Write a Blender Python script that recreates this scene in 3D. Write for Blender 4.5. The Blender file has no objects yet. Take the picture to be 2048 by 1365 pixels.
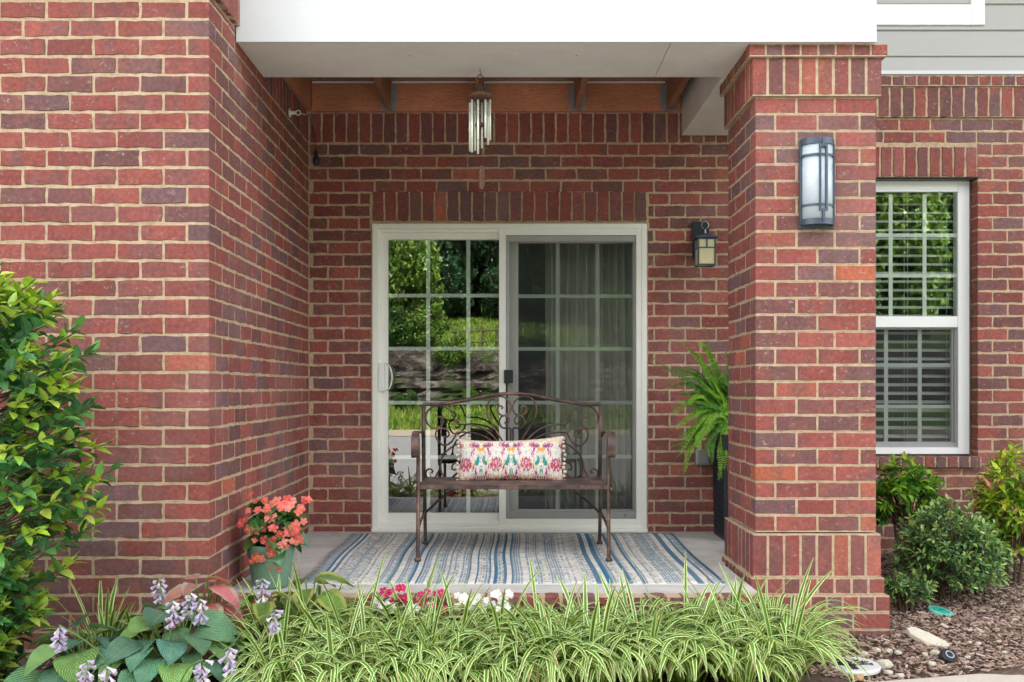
import bpy, bmesh, math, random
from mathutils import Vector, Matrix, noise
V = Vector
rnd = random.Random(11)
RAD = math.radians
# ------------------------------------------------------------------ camera, sky, sun, exposure
F, VX, HY, CH = 1940.0, 1010.0, 777.0, 0.945      # focal length and vanishing point in photo pixels, eye height over the slab
sc = bpy.context.scene
cam_d = bpy.data.cameras.new("camera"); cam = bpy.data.objects.new("camera", cam_d)
sc.collection.objects.link(cam); sc.camera = cam
cam.location = (0, 0, CH); cam.rotation_euler = (RAD(90), 0, 0)
cam_d.sensor_width = 36; cam_d.lens = 36 * F / 2048
cam_d.shift_x = (1024 - VX) / 2048; cam_d.shift_y = (HY - 682.5) / 2048
cam_d.clip_start = .05; cam_d.clip_end = 2000
SUN_EL, SUN_AZ = RAD(64), RAD(22)                  # sun stands behind the house: azimuth from +Y towards +X
w = bpy.data.worlds.new("World"); sc.world = w; w.use_nodes = True
wn, wl = w.node_tree.nodes, w.node_tree.links
sky = wn.new("ShaderNodeTexSky"); sky.sky_type = 'NISHITA'; sky.sun_disc = False
sky.sun_elevation = SUN_EL; sky.sun_rotation = SUN_AZ
sky.air_density = 1.0; sky.dust_density = 3.0; sky.ozone_density = 1.0
bg = wn["Background"]; bg.inputs[1].default_value = .125
tcw = wn.new("ShaderNodeTexCoord"); nzw = wn.new("ShaderNodeTexNoise")
nzw.inputs["Scale"].default_value = 2.2; nzw.inputs["Detail"].default_value = 6
rpw = wn.new("ShaderNodeValToRGB"); rpw.color_ramp.elements[0].position = .34; rpw.color_ramp.elements[1].position = .60
mxw = wn.new("ShaderNodeMix"); mxw.data_type = 'RGBA'
wl.new(tcw.outputs["Generated"], nzw.inputs["Vector"]); wl.new(nzw.outputs[0], rpw.inputs[0])
wl.new(rpw.outputs[0], mxw.inputs[0]); wl.new(sky.outputs[0], mxw.inputs[6]); mxw.inputs[7].default_value = (8.25, 8.2, 8.1, 1)  # bright cloud
wl.new(mxw.outputs[2], bg.inputs[0])
sun_d = bpy.data.lights.new("sun", 'SUN'); sun_d.energy = 5.0; sun_d.angle = RAD(.6); sun_d.color = (1, .95, .87)
sun = bpy.data.objects.new("sun", sun_d); sc.collection.objects.link(sun)
sdir = V((math.sin(SUN_AZ) * math.cos(SUN_EL), math.cos(SUN_AZ) * math.cos(SUN_EL), math.sin(SUN_EL)))
sun.rotation_euler = (-sdir).to_track_quat('-Z', 'Y').to_euler(); sun.location = sdir * 40
vs = sc.view_settings; vs.view_transform = 'Standard'; vs.look = 'None'; vs.gamma = 1; vs.use_curve_mapping = False
vs.exposure = 2.15
sc.cycles.use_denoising = True; sc.cycles.max_bounces = 9; sc.cycles.diffuse_bounces = 5; sc.cycles.transparent_max_bounces = 24
sc.cycles.caustics_reflective = False; sc.cycles.caustics_refractive = False; sc.cycles.sample_clamp_indirect = 6

# ------------------------------------------------------------------ helpers
def P(px, py, Y):                                  # photo pixel at a known distance Y -> point
    return V(((px - VX) * Y / F, Y, CH + (HY - py) * Y / F))
def uni(a, b): return rnd.uniform(a, b)
class MB:
    def __init__(s): s.v = []; s.f = []; s.c = []; s.uv = []; s.m = []
    def add(s, vs_, fs, col=None, uvs=None, mi=0):
        n = len(s.v); s.v += [tuple(p) for p in vs_]; s.f += [tuple(i + n for i in q) for q in fs]
        s.c += [col or (1, 1, 1, 1)] * len(vs_) if not isinstance(col, list) else col
        s.uv += uvs or [(0, 0)] * len(vs_); s.m += [mi] * len(fs); return s
    def box(s, a, b, M=None, col=None, mi=0):
        x0, y0, z0 = a; x1, y1, z1 = b
        p = [V(q) for q in ((x0,y0,z0),(x1,y0,z0),(x1,y1,z0),(x0,y1,z0),(x0,y0,z1),(x1,y0,z1),(x1,y1,z1),(x0,y1,z1))]
        if M: p = [M @ q for q in p]
        return s.add(p, ((0,3,2,1),(4,5,6,7),(0,1,5,4),(1,2,6,5),(2,3,7,6),(3,0,4,7)), col, None, mi)
    def tube(s, path, r, n=8, col=None, closed=False, flat=1.0):
        path = [V(p) for p in path]; N = len(path); up = None; rings = []
        for i, p in enumerate(path):
            a = path[(i - 1) % N] if (i or closed) else p; b = path[(i + 1) % N] if (i < N - 1 or closed) else p
            t = (b - a).normalized() if (b - a).length > 1e-9 else V((0, 0, 1))
            if up is None: up = t.orthogonal().normalized()
            up = (up - t * up.dot(t))
            up = up.normalized() if up.length > 1e-6 else t.orthogonal().normalized()
            bi = t.cross(up); rr = r[i] if isinstance(r, (list, tuple)) else r
            rings.append([p + (up * math.cos(k * 2 * math.pi / n) * flat + bi * math.sin(k * 2 * math.pi / n)) * rr for k in range(n)])
        vs_ = [q for ring in rings for q in ring]; fs = []
        for i in range(N if closed else N - 1):
            for k in range(n):
                j = (i + 1) % N; fs.append((i*n+k, i*n+(k+1)%n, j*n+(k+1)%n, j*n+k))
        if not closed: fs += [tuple(range(n-1, -1, -1)), tuple((N-1)*n+k for k in range(n))]
        return s.add(vs_, fs, col)
    def lathe(s, prof, c=(0, 0, 0), n=24, col=None, M=None, half=False):
        c = V(c); vs_ = []; m = n + 1 if half else n
        for r, z in prof:
            for k in range(m):
                a = (math.pi if half else 2 * math.pi) * k / n
                q = V((r * math.cos(a), r * math.sin(a), z)); vs_.append((M @ q if M else q) + c)
        fs = [(i*m+k, i*m+(k+1)%m, (i+1)*m+(k+1)%m, (i+1)*m+k) for i in range(len(prof)-1) for k in range(n)]
        return s.add(vs_, fs, col)
    def prism(s, pts, M, d, col=None):             # outline in local xy, thickness d along local z
        n = len(pts); a = [M @ V((x, y, 0)) for x, y in pts]; b = [M @ V((x, y, d)) for x, y in pts]
        return s.add(a + b, [tuple(range(n-1,-1,-1)), tuple(range(n, 2*n))] + [(i,(i+1)%n,n+(i+1)%n,n+i) for i in range(n)], col)
    def mesh(s, name, mats, smooth=False):
        me = bpy.data.meshes.new(name); me.from_pydata(s.v, [], s.f)
        for m in (mats if isinstance(mats, (list, tuple)) else [mats]): me.materials.append(m)
        if any(s.m): me.polygons.foreach_set("material_index", s.m)
        if any(tuple(c) != (1, 1, 1, 1) for c in s.c):
            at = me.color_attributes.new("col", 'FLOAT_COLOR', 'POINT'); at.data.foreach_set("color", [x for c in s.c for x in c])
        if any(u != (0, 0) for u in s.uv):
            ul = me.uv_layers.new(name="UVMap"); li = [0] * len(me.loops); me.loops.foreach_get("vertex_index", li)
            ul.data.foreach_set("uv", [x for i in li for x in s.uv[i]])
        if smooth: me.polygons.foreach_set("use_smooth", [True] * len(me.polygons))
        me.update(); return me
    def build(s, name, mats, parent=None, smooth=False, bev=0, kind=None):
        o = link(name, s.mesh(name, mats, smooth), parent)
        if bev:
            b = o.modifiers.new("bevel", 'BEVEL'); b.width = bev; b.segments = 2; b.limit_method = 'ANGLE'; b.angle_limit = RAD(40)
        if kind: o["kind"] = kind
        return o
def link(name, data, parent=None, M=None):
    o = bpy.data.objects.new(name, data); sc.collection.objects.link(o)
    if parent is not None:
        o.parent = parent
        if parent.type == 'EMPTY' and parent.parent is None: o.matrix_parent_inverse = Matrix.Translation(-parent.location)
        else: o.matrix_parent_inverse = parent.matrix_basis.inverted() if parent.type != 'EMPTY' else Matrix()
    if M is not None: o.matrix_basis = M
    return o
def tag(o, label, cat, group=None, kind=None):
    o["label"] = label; o["category"] = cat
    if group: o["group"] = group
    if kind: o["kind"] = kind
    return o
def thing(name, label, cat, loc=(0, 0, 0), group=None):
    o = bpy.data.objects.new(name, None); sc.collection.objects.link(o); o.location = loc; o.empty_display_size = .1
    return tag(o, label, cat, group)
def struct(o): o["kind"] = "structure"; return o
def catmull(pts, k=5):
    pts = [V(p) for p in pts]; out = []
    for i in range(len(pts) - 1):
        p0, p1, p2, p3 = pts[max(i-1,0)], pts[i], pts[i+1], pts[min(i+2,len(pts)-1)]
        for j in range(k):
            t = j / k
            out.append(.5*((2*p1)+(p2-p0)*t+(2*p0-5*p1+4*p2-p3)*t*t+(3*p1-p0-3*p2+p3)*t**3))
    return out + [pts[-1]]
def frame(n, up=V((0, 0, 1))):                     # rotation: local z -> n, local y as near to up as possible
    n = V(n).normalized(); x = up.cross(n)
    x = x.normalized() if x.length > 1e-5 else V((1, 0, 0)); y = n.cross(x)
    return Matrix((x, y, n)).transposed().to_4x4()

# ------------------------------------------------------------------ materials
class NT:
    def __init__(s, name):
        s.mat = bpy.data.materials.new(name); s.mat.use_nodes = True
        s.n = s.mat.node_tree.nodes; s.l = s.mat.node_tree.links; s.b = s.n["Principled BSDF"]
    def node(s, t, **kw):
        n = s.n.new("ShaderNode" + t)
        for k, v in kw.items():
            if hasattr(n, k): setattr(n, k, v)
            else: n.inputs[k.replace("_", " ")].default_value = v
        return n
    def put(s, out, inp): s.l.new(out, inp)
    def mix(s, fac, a, b, mode='MIX'):
        m = s.node("Mix", data_type='RGBA', blend_type=mode)
        for v, i in ((fac, 0), (a, 6), (b, 7)):
            if isinstance(v, (int, float)): m.inputs[i].default_value = v
            elif isinstance(v, tuple): m.inputs[i].default_value = (*v, 1) if len(v) == 3 else v
            else: s.put(v, m.inputs[i])
        return m.outputs[2]
    def math(s, op, a, b=None, c=None):
        m = s.node("Math", operation=op)
        for i, v in enumerate((a, b, c)):
            if v is None: continue
            if isinstance(v, (int, float)): m.inputs[i].default_value = v
            else: s.put(v, m.inputs[i])
        return m.outputs[0]
    def pos(s, scale=(1, 1, 1), obj=False, rand=False):
        o = s.node("TexCoord").outputs["Object"] if obj else s.node("NewGeometry").outputs["Position"]
        m = s.node("Mapping"); m.inputs["Scale"].default_value = scale; s.put(o, m.inputs[0]); o = m.outputs[0]
        if rand:
            r = s.node("ObjectInfo").outputs["Random"]; a = s.node("VectorMath", operation='ADD')
            s.put(o, a.inputs[0]); s.put(s.math('MULTIPLY', r, 57.0), a.inputs[1]); o = a.outputs[0]
        return o
    def noise(s, scale, vec=None, detail=4, rough=.55, dist=0):
        n = s.node("TexNoise"); n.inputs["Scale"].default_value = scale; n.inputs["Detail"].default_value = detail
        n.inputs["Roughness"].default_value = rough; n.inputs["Distortion"].default_value = dist
        s.put(vec if vec is not None else s.pos(), n.inputs["Vector"]); return n.outputs[0]
    def ramp(s, x, stops, const=False):
        r = s.node("ValToRGB"); cr = r.color_ramp
        if const: cr.interpolation = 'CONSTANT'
        while len(cr.elements) < len(stops): cr.elements.new(.5)
        for e, (p, c) in zip(cr.elements, stops):
            e.position = p; e.color = (c, c, c, 1) if isinstance(c, (int, float)) else (*c, 1)
        s.put(x, r.inputs[0]); return r.outputs[0]
    def bump(s, h, strength=.4, dist=.004):
        b = s.node("Bump"); b.inputs["Strength"].default_value = strength; b.inputs["Distance"].default_value = dist
        s.put(h, b.inputs["Height"]); s.put(b.outputs[0], s.b.inputs["Normal"])
    def out(s, col=None, rough=None, metal=None, spec=None):
        for v, k in ((col, "Base Color"), (rough, "Roughness"), (metal, "Metallic"), (spec, "Specular IOR Level")):
            if v is None: continue
            if isinstance(v, tuple): s.b.inputs[k].default_value = (*v, 1)
            elif isinstance(v, (int, float)): s.b.inputs[k].default_value = v
            else: s.put(v, s.b.inputs[k])
        return s.mat
def plain(name, col, rough=.6, metal=0, var=.12, scale=18, bump=.15, bd=.002, spec=.4, stretch=(1, 1, 1)):
    t = NT(name); ps = t.pos(stretch); n = t.noise(scale, ps, 5); n2 = t.noise(scale * .13, ps, 3)
    k = t.math('ADD', t.math('MULTIPLY', t.math('SUBTRACT', n, .5), var * 2), t.math('MULTIPLY', t.math('SUBTRACT', n2, .5), var * 2))
    c = t.mix(1.0, col, t.mix(1, (1, 1, 1), t.math('ADD', k, 1.0), 'MULTIPLY'), 'MULTIPLY')
    if bump: t.bump(t.noise(scale * 4, ps, 3), bump, bd)
    return t.out(c, t.math('ADD', t.math('MULTIPLY', t.math('SUBTRACT', n, .5), .25), rough), metal, spec)

def m_brick():
    t = NT("fired_brick"); ps = t.pos((1, 1, 1), False, True); base = t.node("ObjectInfo").outputs["Color"]
    blot = t.noise(9, t.pos((1, 1, .35), False, True), 3, .6)
    c = t.mix(t.ramp(blot, [(.48, 0), (.66, .7)]), base, (.165, .085, .082))
    c = t.mix(t.ramp(t.noise(7, ps, 2), [(.55, 0), (.75, .45)]), c, (.36, .11, .075))
    c = t.mix(.55, c, t.ramp(t.noise(60, ps, 4), [(.25, (.45,)*3), (.75, (1.45,)*3)]), 'MULTIPLY')
    c = t.mix(t.ramp(t.noise(26, t.pos((1, 1, 2), False, True), 5, .7), [(.60, 0), (.74, .5)]), c, (.45, .36, .36))
    c = t.mix(t.ramp(t.noise(110, ps, 2), [(.74, 0), (.80, .55)]), c, (.62, .50, .40))
    sm = t.math('MULTIPLY', t.ramp(t.noise(48, None, 4, .75), [(.60, 0), (.70, 1)]), t.ramp(t.noise(3.1, None, 2), [(.42, 0), (.62, .75)]))
    c = t.mix(sm, c, (.50, .39, .30))
    c = t.mix(t.ramp(t.noise(1.1, None, 5, .65), [(.50, 0), (.75, .28)]), c, (.40, .30, .29))
    c = t.mix(t.ramp(t.noise(1.7, t.pos((1, 1, .5)), 5, .65), [(.52, 0), (.78, .4)]), c, (.08, .045, .042))
    t.bump(t.math('ADD', t.noise(240, t.pos((1, 1, 2.2)), 3), t.noise(45, ps, 3)), .5, .003)
    return t.out(c, .88, 0, .25)
def m_mortar():
    t = NT("sand_mortar"); n = t.noise(35, None, 6, .7)
    c = t.ramp(n, [(.28, (.33, .235, .15)), (.5, (.50, .375, .25)), (.72, (.61, .48, .345))])
    c = t.mix(t.ramp(t.noise(3, None, 3), [(.5, 0), (.75, .5)]), c, (.36, .275, .20))
    t.bump(t.noise(120, None, 5, .7), .8, .006); return t.out(c, .95, 0, .15)
def m_leafattr(name, rough=.42, trans=.28, spec=.4):
    t = NT(name); a = t.node("Attribute", attribute_name="col").outputs["Color"]
    c = t.mix(.5, a, t.ramp(t.noise(30, None, 3), [(.3, (.6,)*3), (.7, (1.35,)*3)]), 'MULTIPLY')
    return leafout(t, c, rough, trans, spec)
def leafout(t, c, rough, trans, spec):
    t.out(c, rough, 0, spec); tr = t.node("BsdfTranslucent"); t.put(t.mix(1, c, (1.25, 1.2, .6), 'MULTIPLY'), tr.inputs[0])
    m = t.node("MixShader"); m.inputs[0].default_value = trans; t.put(t.b.outputs[0], m.inputs[1]); t.put(tr.outputs[0], m.inputs[2])
    t.put(m.outputs[0], t.n["Material Output"].inputs[0]); return t.mat
def m_leafobj(name, rough=.35, trans=.22, vein=0, edge=None, spec=.5, vc=(.02, .06, .03)):
    t = NT(name); c = t.node("ObjectInfo").outputs["Color"]
    c = t.mix(.5, c, t.ramp(t.noise(25, t.pos((1, 1, 1), True, True), 3), [(.3, (.65,)*3), (.7, (1.35,)*3)]), 'MULTIPLY')
    uv = t.node("UVMap").outputs[0]; sx = t.node("SeparateXYZ"); t.put(uv, sx.inputs[0])
    d = t.math('ABSOLUTE', t.math('SUBTRACT', sx.outputs[0], .5))
    if edge: c = t.mix(t.ramp(t.math('ADD', d, t.math('MULTIPLY', t.math('SUBTRACT', t.noise(45, t.pos((1,1,1), True, True), 3), .5), .2)), [(.27, 0), (.34, 1)]), c, edge)
    c = t.mix(t.ramp(d, [(.008, .45), (.03, 0)]), c, (.38, .46, .16))
    if vein:                                       # ribs run from the midrib to the rim, bending to the tip
        ph = t.math('SUBTRACT', t.math('MULTIPLY', d, 1.6), t.math('MULTIPLY', sx.outputs[1], 1.0))
        wv = t.math('ABSOLUTE', t.math('SINE', t.math('MULTIPLY', ph, vein)))
        c = t.mix(t.ramp(wv, [(0, .45), (.4, 0)]), c, vc); t.bump(wv, .9, .006)
    return leafout(t, c, rough, trans, spec)
def m_blade():
    t = NT("striped_blade"); sx = t.node("SeparateXYZ"); t.put(t.node("UVMap").outputs[0], sx.inputs[0])
    d = t.math('ABSOLUTE', t.math('SUBTRACT', sx.outputs[0], .5)); a = t.node("Attribute", attribute_name="col").outputs["Color"]
    g = t.mix(t.ramp(sx.outputs[1], [(.0, 0), (.45, 1)]), (.055, .14, .010), a)  # blade foot darkened in colour to paint the shade between blades
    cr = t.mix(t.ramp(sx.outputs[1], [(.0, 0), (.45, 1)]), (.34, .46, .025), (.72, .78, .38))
    c = t.mix(t.ramp(d, [(.25, 0), (.33, 1)]), g, cr)
    br = t.math('MULTIPLY', t.ramp(sx.outputs[1], [(.80, 0), (.97, 1)]), t.ramp(t.noise(9, None, 2), [(.55, 0), (.62, .9)]))
    c = t.mix(br, c, (.30, .19, .09)); return leafout(t, c, .4, .3, .45)
def m_glass(name="window_glass", ior=3.1, tint=(.86, .90, .88)):
    t = NT(name); lw = t.node("LayerWeight"); lw.inputs[0].default_value = .5; r0 = ((ior - 1) / (ior + 1)) ** 2
    fac = t.math('ADD', r0, t.math('MULTIPLY', t.math('POWER', lw.outputs["Facing"], 5.0), 1 - r0))
    gl = t.node("BsdfGlossy"); gl.inputs["Roughness"].default_value = .0; gl.inputs[0].default_value = (1, 1, 1, 1)
    tr = t.node("BsdfTransparent"); tr.inputs[0].default_value = (*tint, 1)
    bp = t.node("Bump"); bp.inputs["Strength"].default_value = .014; bp.inputs["Distance"].default_value = .004
    t.put(t.noise(3.5, None, 2), bp.inputs["Height"]); t.put(bp.outputs[0], gl.inputs["Normal"])
    m = t.node("MixShader"); t.put(fac, m.inputs[0]); t.put(tr.outputs[0], m.inputs[1]); t.put(gl.outputs[0], m.inputs[2])
    t.put(m.outputs[0], t.n["Material Output"].inputs[0]); return t.mat
def m_screen():
    t = NT("insect_screen"); t.out((.045, .047, .05), .7, 0, .2)
    tr = t.node("BsdfTransparent"); m = t.node("MixShader"); m.inputs[0].default_value = .38
    t.put(tr.outputs[0], m.inputs[1]); t.put(t.b.outputs[0], m.inputs[2]); t.put(m.outputs[0], t.n["Material Output"].inputs[0]); return t.mat
def m_rust():
    t = NT("rusted_iron"); n = t.noise(9, None, 5, .65); n2 = t.noise(55, None, 4)
    c = t.ramp(n, [(.36, (.045, .036, .036)), (.5, (.11, .068, .056)), (.66, (.24, .135, .10))])
    c = t.mix(.5, c, t.ramp(n2, [(.3, (.5,)*3), (.7, (1.5,)*3)]), 'MULTIPLY'); t.bump(n2, .3, .001)
    return t.out(c, .55, .35, .5)
def m_wood(name, c0, c1, ax=(1, 9, 9), rough=.75):
    t = NT(name); ps = t.pos(ax); n = t.noise(3.2, ps, 6, .6, 1.3); wv = t.math('ABSOLUTE', t.math('SINE', t.math('MULTIPLY', n, 26)))
    c = t.mix(wv, c0, c1); c = t.mix(.5, c, t.ramp(t.noise(2.2), [(.3, (.55,)*3), (.7, (1.35,)*3)]), 'MULTIPLY')
    t.bump(wv, .25, .002); return t.out(c, rough, 0, .25)
def m_rug():
    t = NT("woven_rug"); sx = t.node("SeparateXYZ"); t.put(t.node("UVMap").outputs[0], sx.inputs[0]); u, v = sx.outputs[0], sx.outputs[1]
    T, D, W, L, C0 = 1.0, .68, .44, .56, .0      # solid, dense dashes, light weave, mid weave, cream
    st = [(0, C0), (.006, D), (.034, T), (.04, C0), (.050, T), (.056, C0), (.060, W), (.10, L), (.13, W), (.18, L), (.197, D), (.206, T), (.213, C0), (.226, D), (.253, T), (.260, C0), (.272, T), (.277, D), (.288, W)]
    st2 = [(0, L), (.045, W), (.08, D), (.092, T), (.097, C0), (.110, T), (.114, D), (.142, T), (.145, C0), (.156, T), (.164, D), (.177, T), (.185, C0), (.197, T), (.203, D), (.216, W), (.26, L), (.30, W), (.36, L), (.395, T)]
    st3 = [(0, T), (.008, C0), (.02, T), (.032, D), (.06, C0), (.072, T), (.082, D), (.09, C0), (.102, T), (.11, D), (.12, W), (.16, L), (.2, W), (.222, C0), (.232, T), (.248, C0), (.262, T), (.272, D), (.288, T), (.298, C0)]
    def seg(s_, o): return t.ramp(t.math('SUBTRACT', u, o), s_, True)
    # constant ramps hold up to 32 stops: the three runs are joined at u = .30 and .70
    a = t.mix(t.math('GREATER_THAN', u, .30), seg(st, 0), seg(st2, .30)); dens = t.mix(t.math('GREATER_THAN', u, .70), a, seg(st3, .70))
    def cells(nu, nv, sh):
        cb = t.node("CombineXYZ"); t.put(t.math('FLOOR', t.math('MULTIPLY', u, nu)), cb.inputs[0])
        t.put(t.math('FLOOR', t.math('ADD', t.math('MULTIPLY', v, nv), sh)), cb.inputs[1]); wn_ = t.node("TexWhiteNoise"); t.put(cb.outputs[0], wn_.inputs[0]); return wn_.outputs[0]
    col1 = t.math('FRACT', t.math('MULTIPLY', u, 150)); row1 = t.math('FRACT', t.math('MULTIPLY', v, 190))
    thr = t.math('ADD', t.math('MULTIPLY', cells(150, 1, 0), .55), t.math('MULTIPLY', cells(150, 190, 0), .45))
    dash = t.math('MULTIPLY', t.math('GREATER_THAN', col1, .22), t.math('GREATER_THAN', row1, .28))
    ink = t.math('MULTIPLY', t.math('LESS_THAN', thr, t.math('ADD', dens, .03)), dash)
    ink = t.math('MAXIMUM', ink, t.math('GREATER_THAN', dens, .9))
    tone = t.mix(cells(105, 3, 0), (.035, .15, .24), (.12, .19, .27))
    c = t.mix(ink, t.ramp(t.noise(14), [(.3, (.50, .47, .42)), (.7, (.70, .67, .61))]), tone)
    t.bump(t.noise(420, None, 2), .4, .002); return t.out(c, .95, 0, .1)
def m_attr(name, rough=.8, bump=300):
    t = NT(name); t.bump(t.noise(bump, None, 2), .3, .001)
    return t.out(t.node("Attribute", attribute_name="col").outputs["Color"], rough, 0, .2)
def m_ground(name, stops, scale, bs=60, bd=.02, strength=.7):
    t = NT(name); n = t.math('ADD', t.math('MULTIPLY', t.noise(scale, None, 8, .7), .7), t.math('MULTIPLY', t.noise(scale * .12, None, 3), .3))
    t.bump(t.noise(bs, None, 6, .7), strength, bd); return t.out(t.ramp(n, stops), .95, 0, .15)
def m_rock():
    t = NT("weathered_rock"); n = t.noise(1.5, t.pos((1, 1, 1.5)), 9, .78, .8)
    c = t.ramp(n, [(.38, (.012, .011, .009)), (.48, (.06, .052, .042)), (.58, (.19, .17, .145)), (.70, (.36, .335, .295))])
    c = t.mix(t.ramp(t.noise(.9, None, 5), [(.52, 0), (.66, .8)]), c, (.05, .09, .02))
    t.bump(t.noise(5, t.pos((1, 1, 2.5)), 8, .7), 1.0, .3); return t.out(c, .95, 0, .1)
def m_concrete():
    t = NT("patio_concrete"); n = t.noise(4, None, 7, .65); c = t.ramp(n, [(.3, (.36, .345, .32)), (.5, (.47, .45, .42)), (.7, (.55, .53, .50))])
    c = t.mix(t.ramp(t.noise(2.3, None, 4, .6, .8), [(.58, 0), (.70, .55)]), c, (.33, .27, .20)); c = t.mix(t.ramp(t.noise(70, None, 2), [(.68, 0), (.74, .5)]), c, (.20, .17, .14))
    t.bump(t.noise(90, None, 4), .35, .003); return t.out(c, .85, 0, .25)
def m_stucco():
    t = NT("trowelled_stucco"); n = t.noise(9, t.pos((1, 2.4, 2.4)), 7, .72, 1.6); n2 = t.noise(2.0, None, 4)
    st = t.ramp(t.math('ABSOLUTE', t.math('SUBTRACT', n, .5)), [(.0, 1), (.012, 0)])
    c = t.mix(t.ramp(n2, [(.3, 0), (.7, 1)]), (.66, .63, .59), (.80, .775, .735)); c = t.mix(t.math('MULTIPLY', st, .7), c, (.92, .90, .87))
    t.bump(t.noise(30, t.pos((1, 2.4, 2.4)), 5, .7, 1.5), .35, .004); return t.out(c, .9, 0, .2)
M = {}
M['brick'] = m_brick(); M['mortar'] = m_mortar()
M['white'] = plain("white_paint", (.63, .64, .655), .42, 0, .03, 6, .05)
M['vinyl'] = plain("cream_vinyl", (.83, .83, .78), .38, 0, .05, 9, .04)
M['trim'] = plain("white_vinyl", (.82, .83, .84), .35, 0, .03, 9, .03)
M['muntin'] = plain("grid_bar", (.84, .90, .84), .5, 0, .03, 9, 0)
M['soffit'] = m_stucco()
M['siding'] = plain("grey_siding", (.43, .42, .415), .6, 0, .06, 12, .3, .002, .3, (1, 1, 9))
M['joist'] = m_wood("weathered_joist", (.22, .10, .06), (.36, .18, .10), (9, 1, 9))
M['ledger'] = m_wood("stained_ledger", (.44, .16, .08), (.55, .24, .13), (1, 9, 6))
M['deck'] = m_wood("old_decking", (.20, .13, .08), (.38, .26, .16), (1, 9, 9))
M['galv'] = plain("galvanised_steel", (.45, .48, .52), .4, .8, .15, 40, .05)
M['iron'] = m_rust()
M['concrete'] = m_concrete()
M['walk'] = plain("walk_concrete", (.50, .45, .38), .92, 0, .14, 14, .6, .006, .2)
M['glass'] = m_glass(); M['glass_low'] = m_glass('screened_glass', 1.7); M['glass_dim'] = m_glass("fixed_glass", 2.1); M['screen'] = m_screen()
M['screen_frame'] = plain("grey_screen_frame", (.33, .33, .33), .45, .3, .05, 20, 0)
M['black'] = plain("black_plastic", (.018, .018, .02), .4, 0, .1, 20, .1)
M['planter'] = plain("dark_planter", (.016, .02, .028), .45, 0, .2, 12, .1)
M['lampmetal'] = plain("slate_metal", (.075, .095, .13), .42, .35, .15, 30, .08)
M['darkmetal'] = plain("dark_bronze", (.02, .026, .034), .45, .4, .2, 30, .05)
M['opal'] = plain("frosted_glass", (.52, .58, .65), .3, 0, .04, 20, 0, spec=.6)
M['amber'] = plain("art_glass", (.60, .55, .34), .4, 0, .2, 22, .05)
M['curtain'] = plain("linen_curtain", (.74, .72, .64), .9, 0, .08, 10, .2, .002, .1)
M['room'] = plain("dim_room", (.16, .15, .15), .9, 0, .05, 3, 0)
M['blind'] = plain("blind_slat", (.72, .74, .72), .5, 0, .03, 9, 0)
M['rug'] = m_rug(); M['rugedge'] = plain("rug_binding", (.55, .52, .46), .95, 0, .1, 40, .3)
M['pillow'] = m_attr("printed_cotton"); M['pom'] = plain("pompom_yarn", (.78, .66, .52), .95, 0, .2, 120, .8, .004)
M['chime'] = plain("chime_tube", (.78, .82, .72), .3, .35, .05, 20, 0)
M['chimewood'] = m_wood("chime_wood", (.09, .045, .03), (.19, .10, .07), (6, 6, 6))
M['ceramic'] = plain("white_ceramic", (.68, .65, .58), .35, 0, .1, 20, 0)
M['pot'] = plain("green_glaze", (.13, .25, .17), .32, 0, .18, 10, .25, .003, .5, (1, 1, 8))
M['soil'] = plain("potting_soil", (.035, .024, .018), .95, 0, .3, 60, .8, .006)
M['stem'] = plain("green_stem", (.12, .20, .05), .6, 0, .15, 20, .1); M['twig'] = plain("brown_twig", (.11, .075, .05), .85, 0, .2, 30, .3)
M['leaf'] = m_leafobj("glossy_leaf", .24, .2, spec=.7); M['hosta'] = m_leafobj("hosta_leaf", .36, .16, 30)
M['hosta_edge'] = m_leafobj("edged_hosta_leaf", .45, .2, 40, (.52, .55, .14)); M['caladium'] = m_leafobj("caladium_leaf", .5, .3, 24, (.60, .52, .38), .3, (.75, .45, .42))
M['foliage'] = m_leafattr("foliage"); M['blade'] = m_blade(); M['petal'] = m_leafattr("petals", .55, .35, .25); M['fern'] = m_leafattr("fern_frond", .5, .3, .3)
M['petalobj'] = (lambda t: leafout(t, t.mix(t.ramp(t.noise(60, t.pos((1,1,1), True, True), 2), [(.35, 0), (.7, .5)]), t.node("ObjectInfo").outputs["Color"], (.85, .45, .35)), .5, .35, .3))(NT("flower_petal"))
M['mulch'] = m_ground("mulch", [(.25, (.04, .026, .02)), (.5, (.14, .095, .075)), (.75, (.28, .20, .165))], 42, 90, .02)
M['chip'] = m_attr("bark_chip", .95, 160)
M['grass'] = m_ground("lawn", [(.3, (.03, .06, .01)), (.5, (.10, .19, .02)), (.7, (.24, .32, .05))], 7, 14, .15, 1)
M['asphalt'] = m_ground("asphalt", [(.3, (.13, .13, .132)), (.7, (.19, .19, .19))], 9, 120, .006)
M['gravel'] = m_ground("verge_gravel", [(.3, (.17, .14, .10)), (.7, (.30, .26, .20))], 12, 60, .02)
M['rock'] = m_rock(); M['bark'] = plain("tree_bark", (.09, .065, .045), .95, 0, .3, 6, .8, .02)
M['stone'] = plain("pale_stone", (.52, .48, .39), .9, 0, .18, 25, .5, .004); M['ochre'] = plain("ochre_stone", (.42, .28, .13), .9, 0, .2, 25, .5, .004)
M['teal'] = plain("teal_plastic", (.03, .36, .26), .4, 0, .06, 20, .05); M['teal_pale'] = plain("pale_teal_plastic", (.16, .50, .42), .4, 0, .06, 20, .05)
M['roof'] = plain("roof_shingle", (.06, .06, .065), .9, 0, .2, 10, .3)

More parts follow.
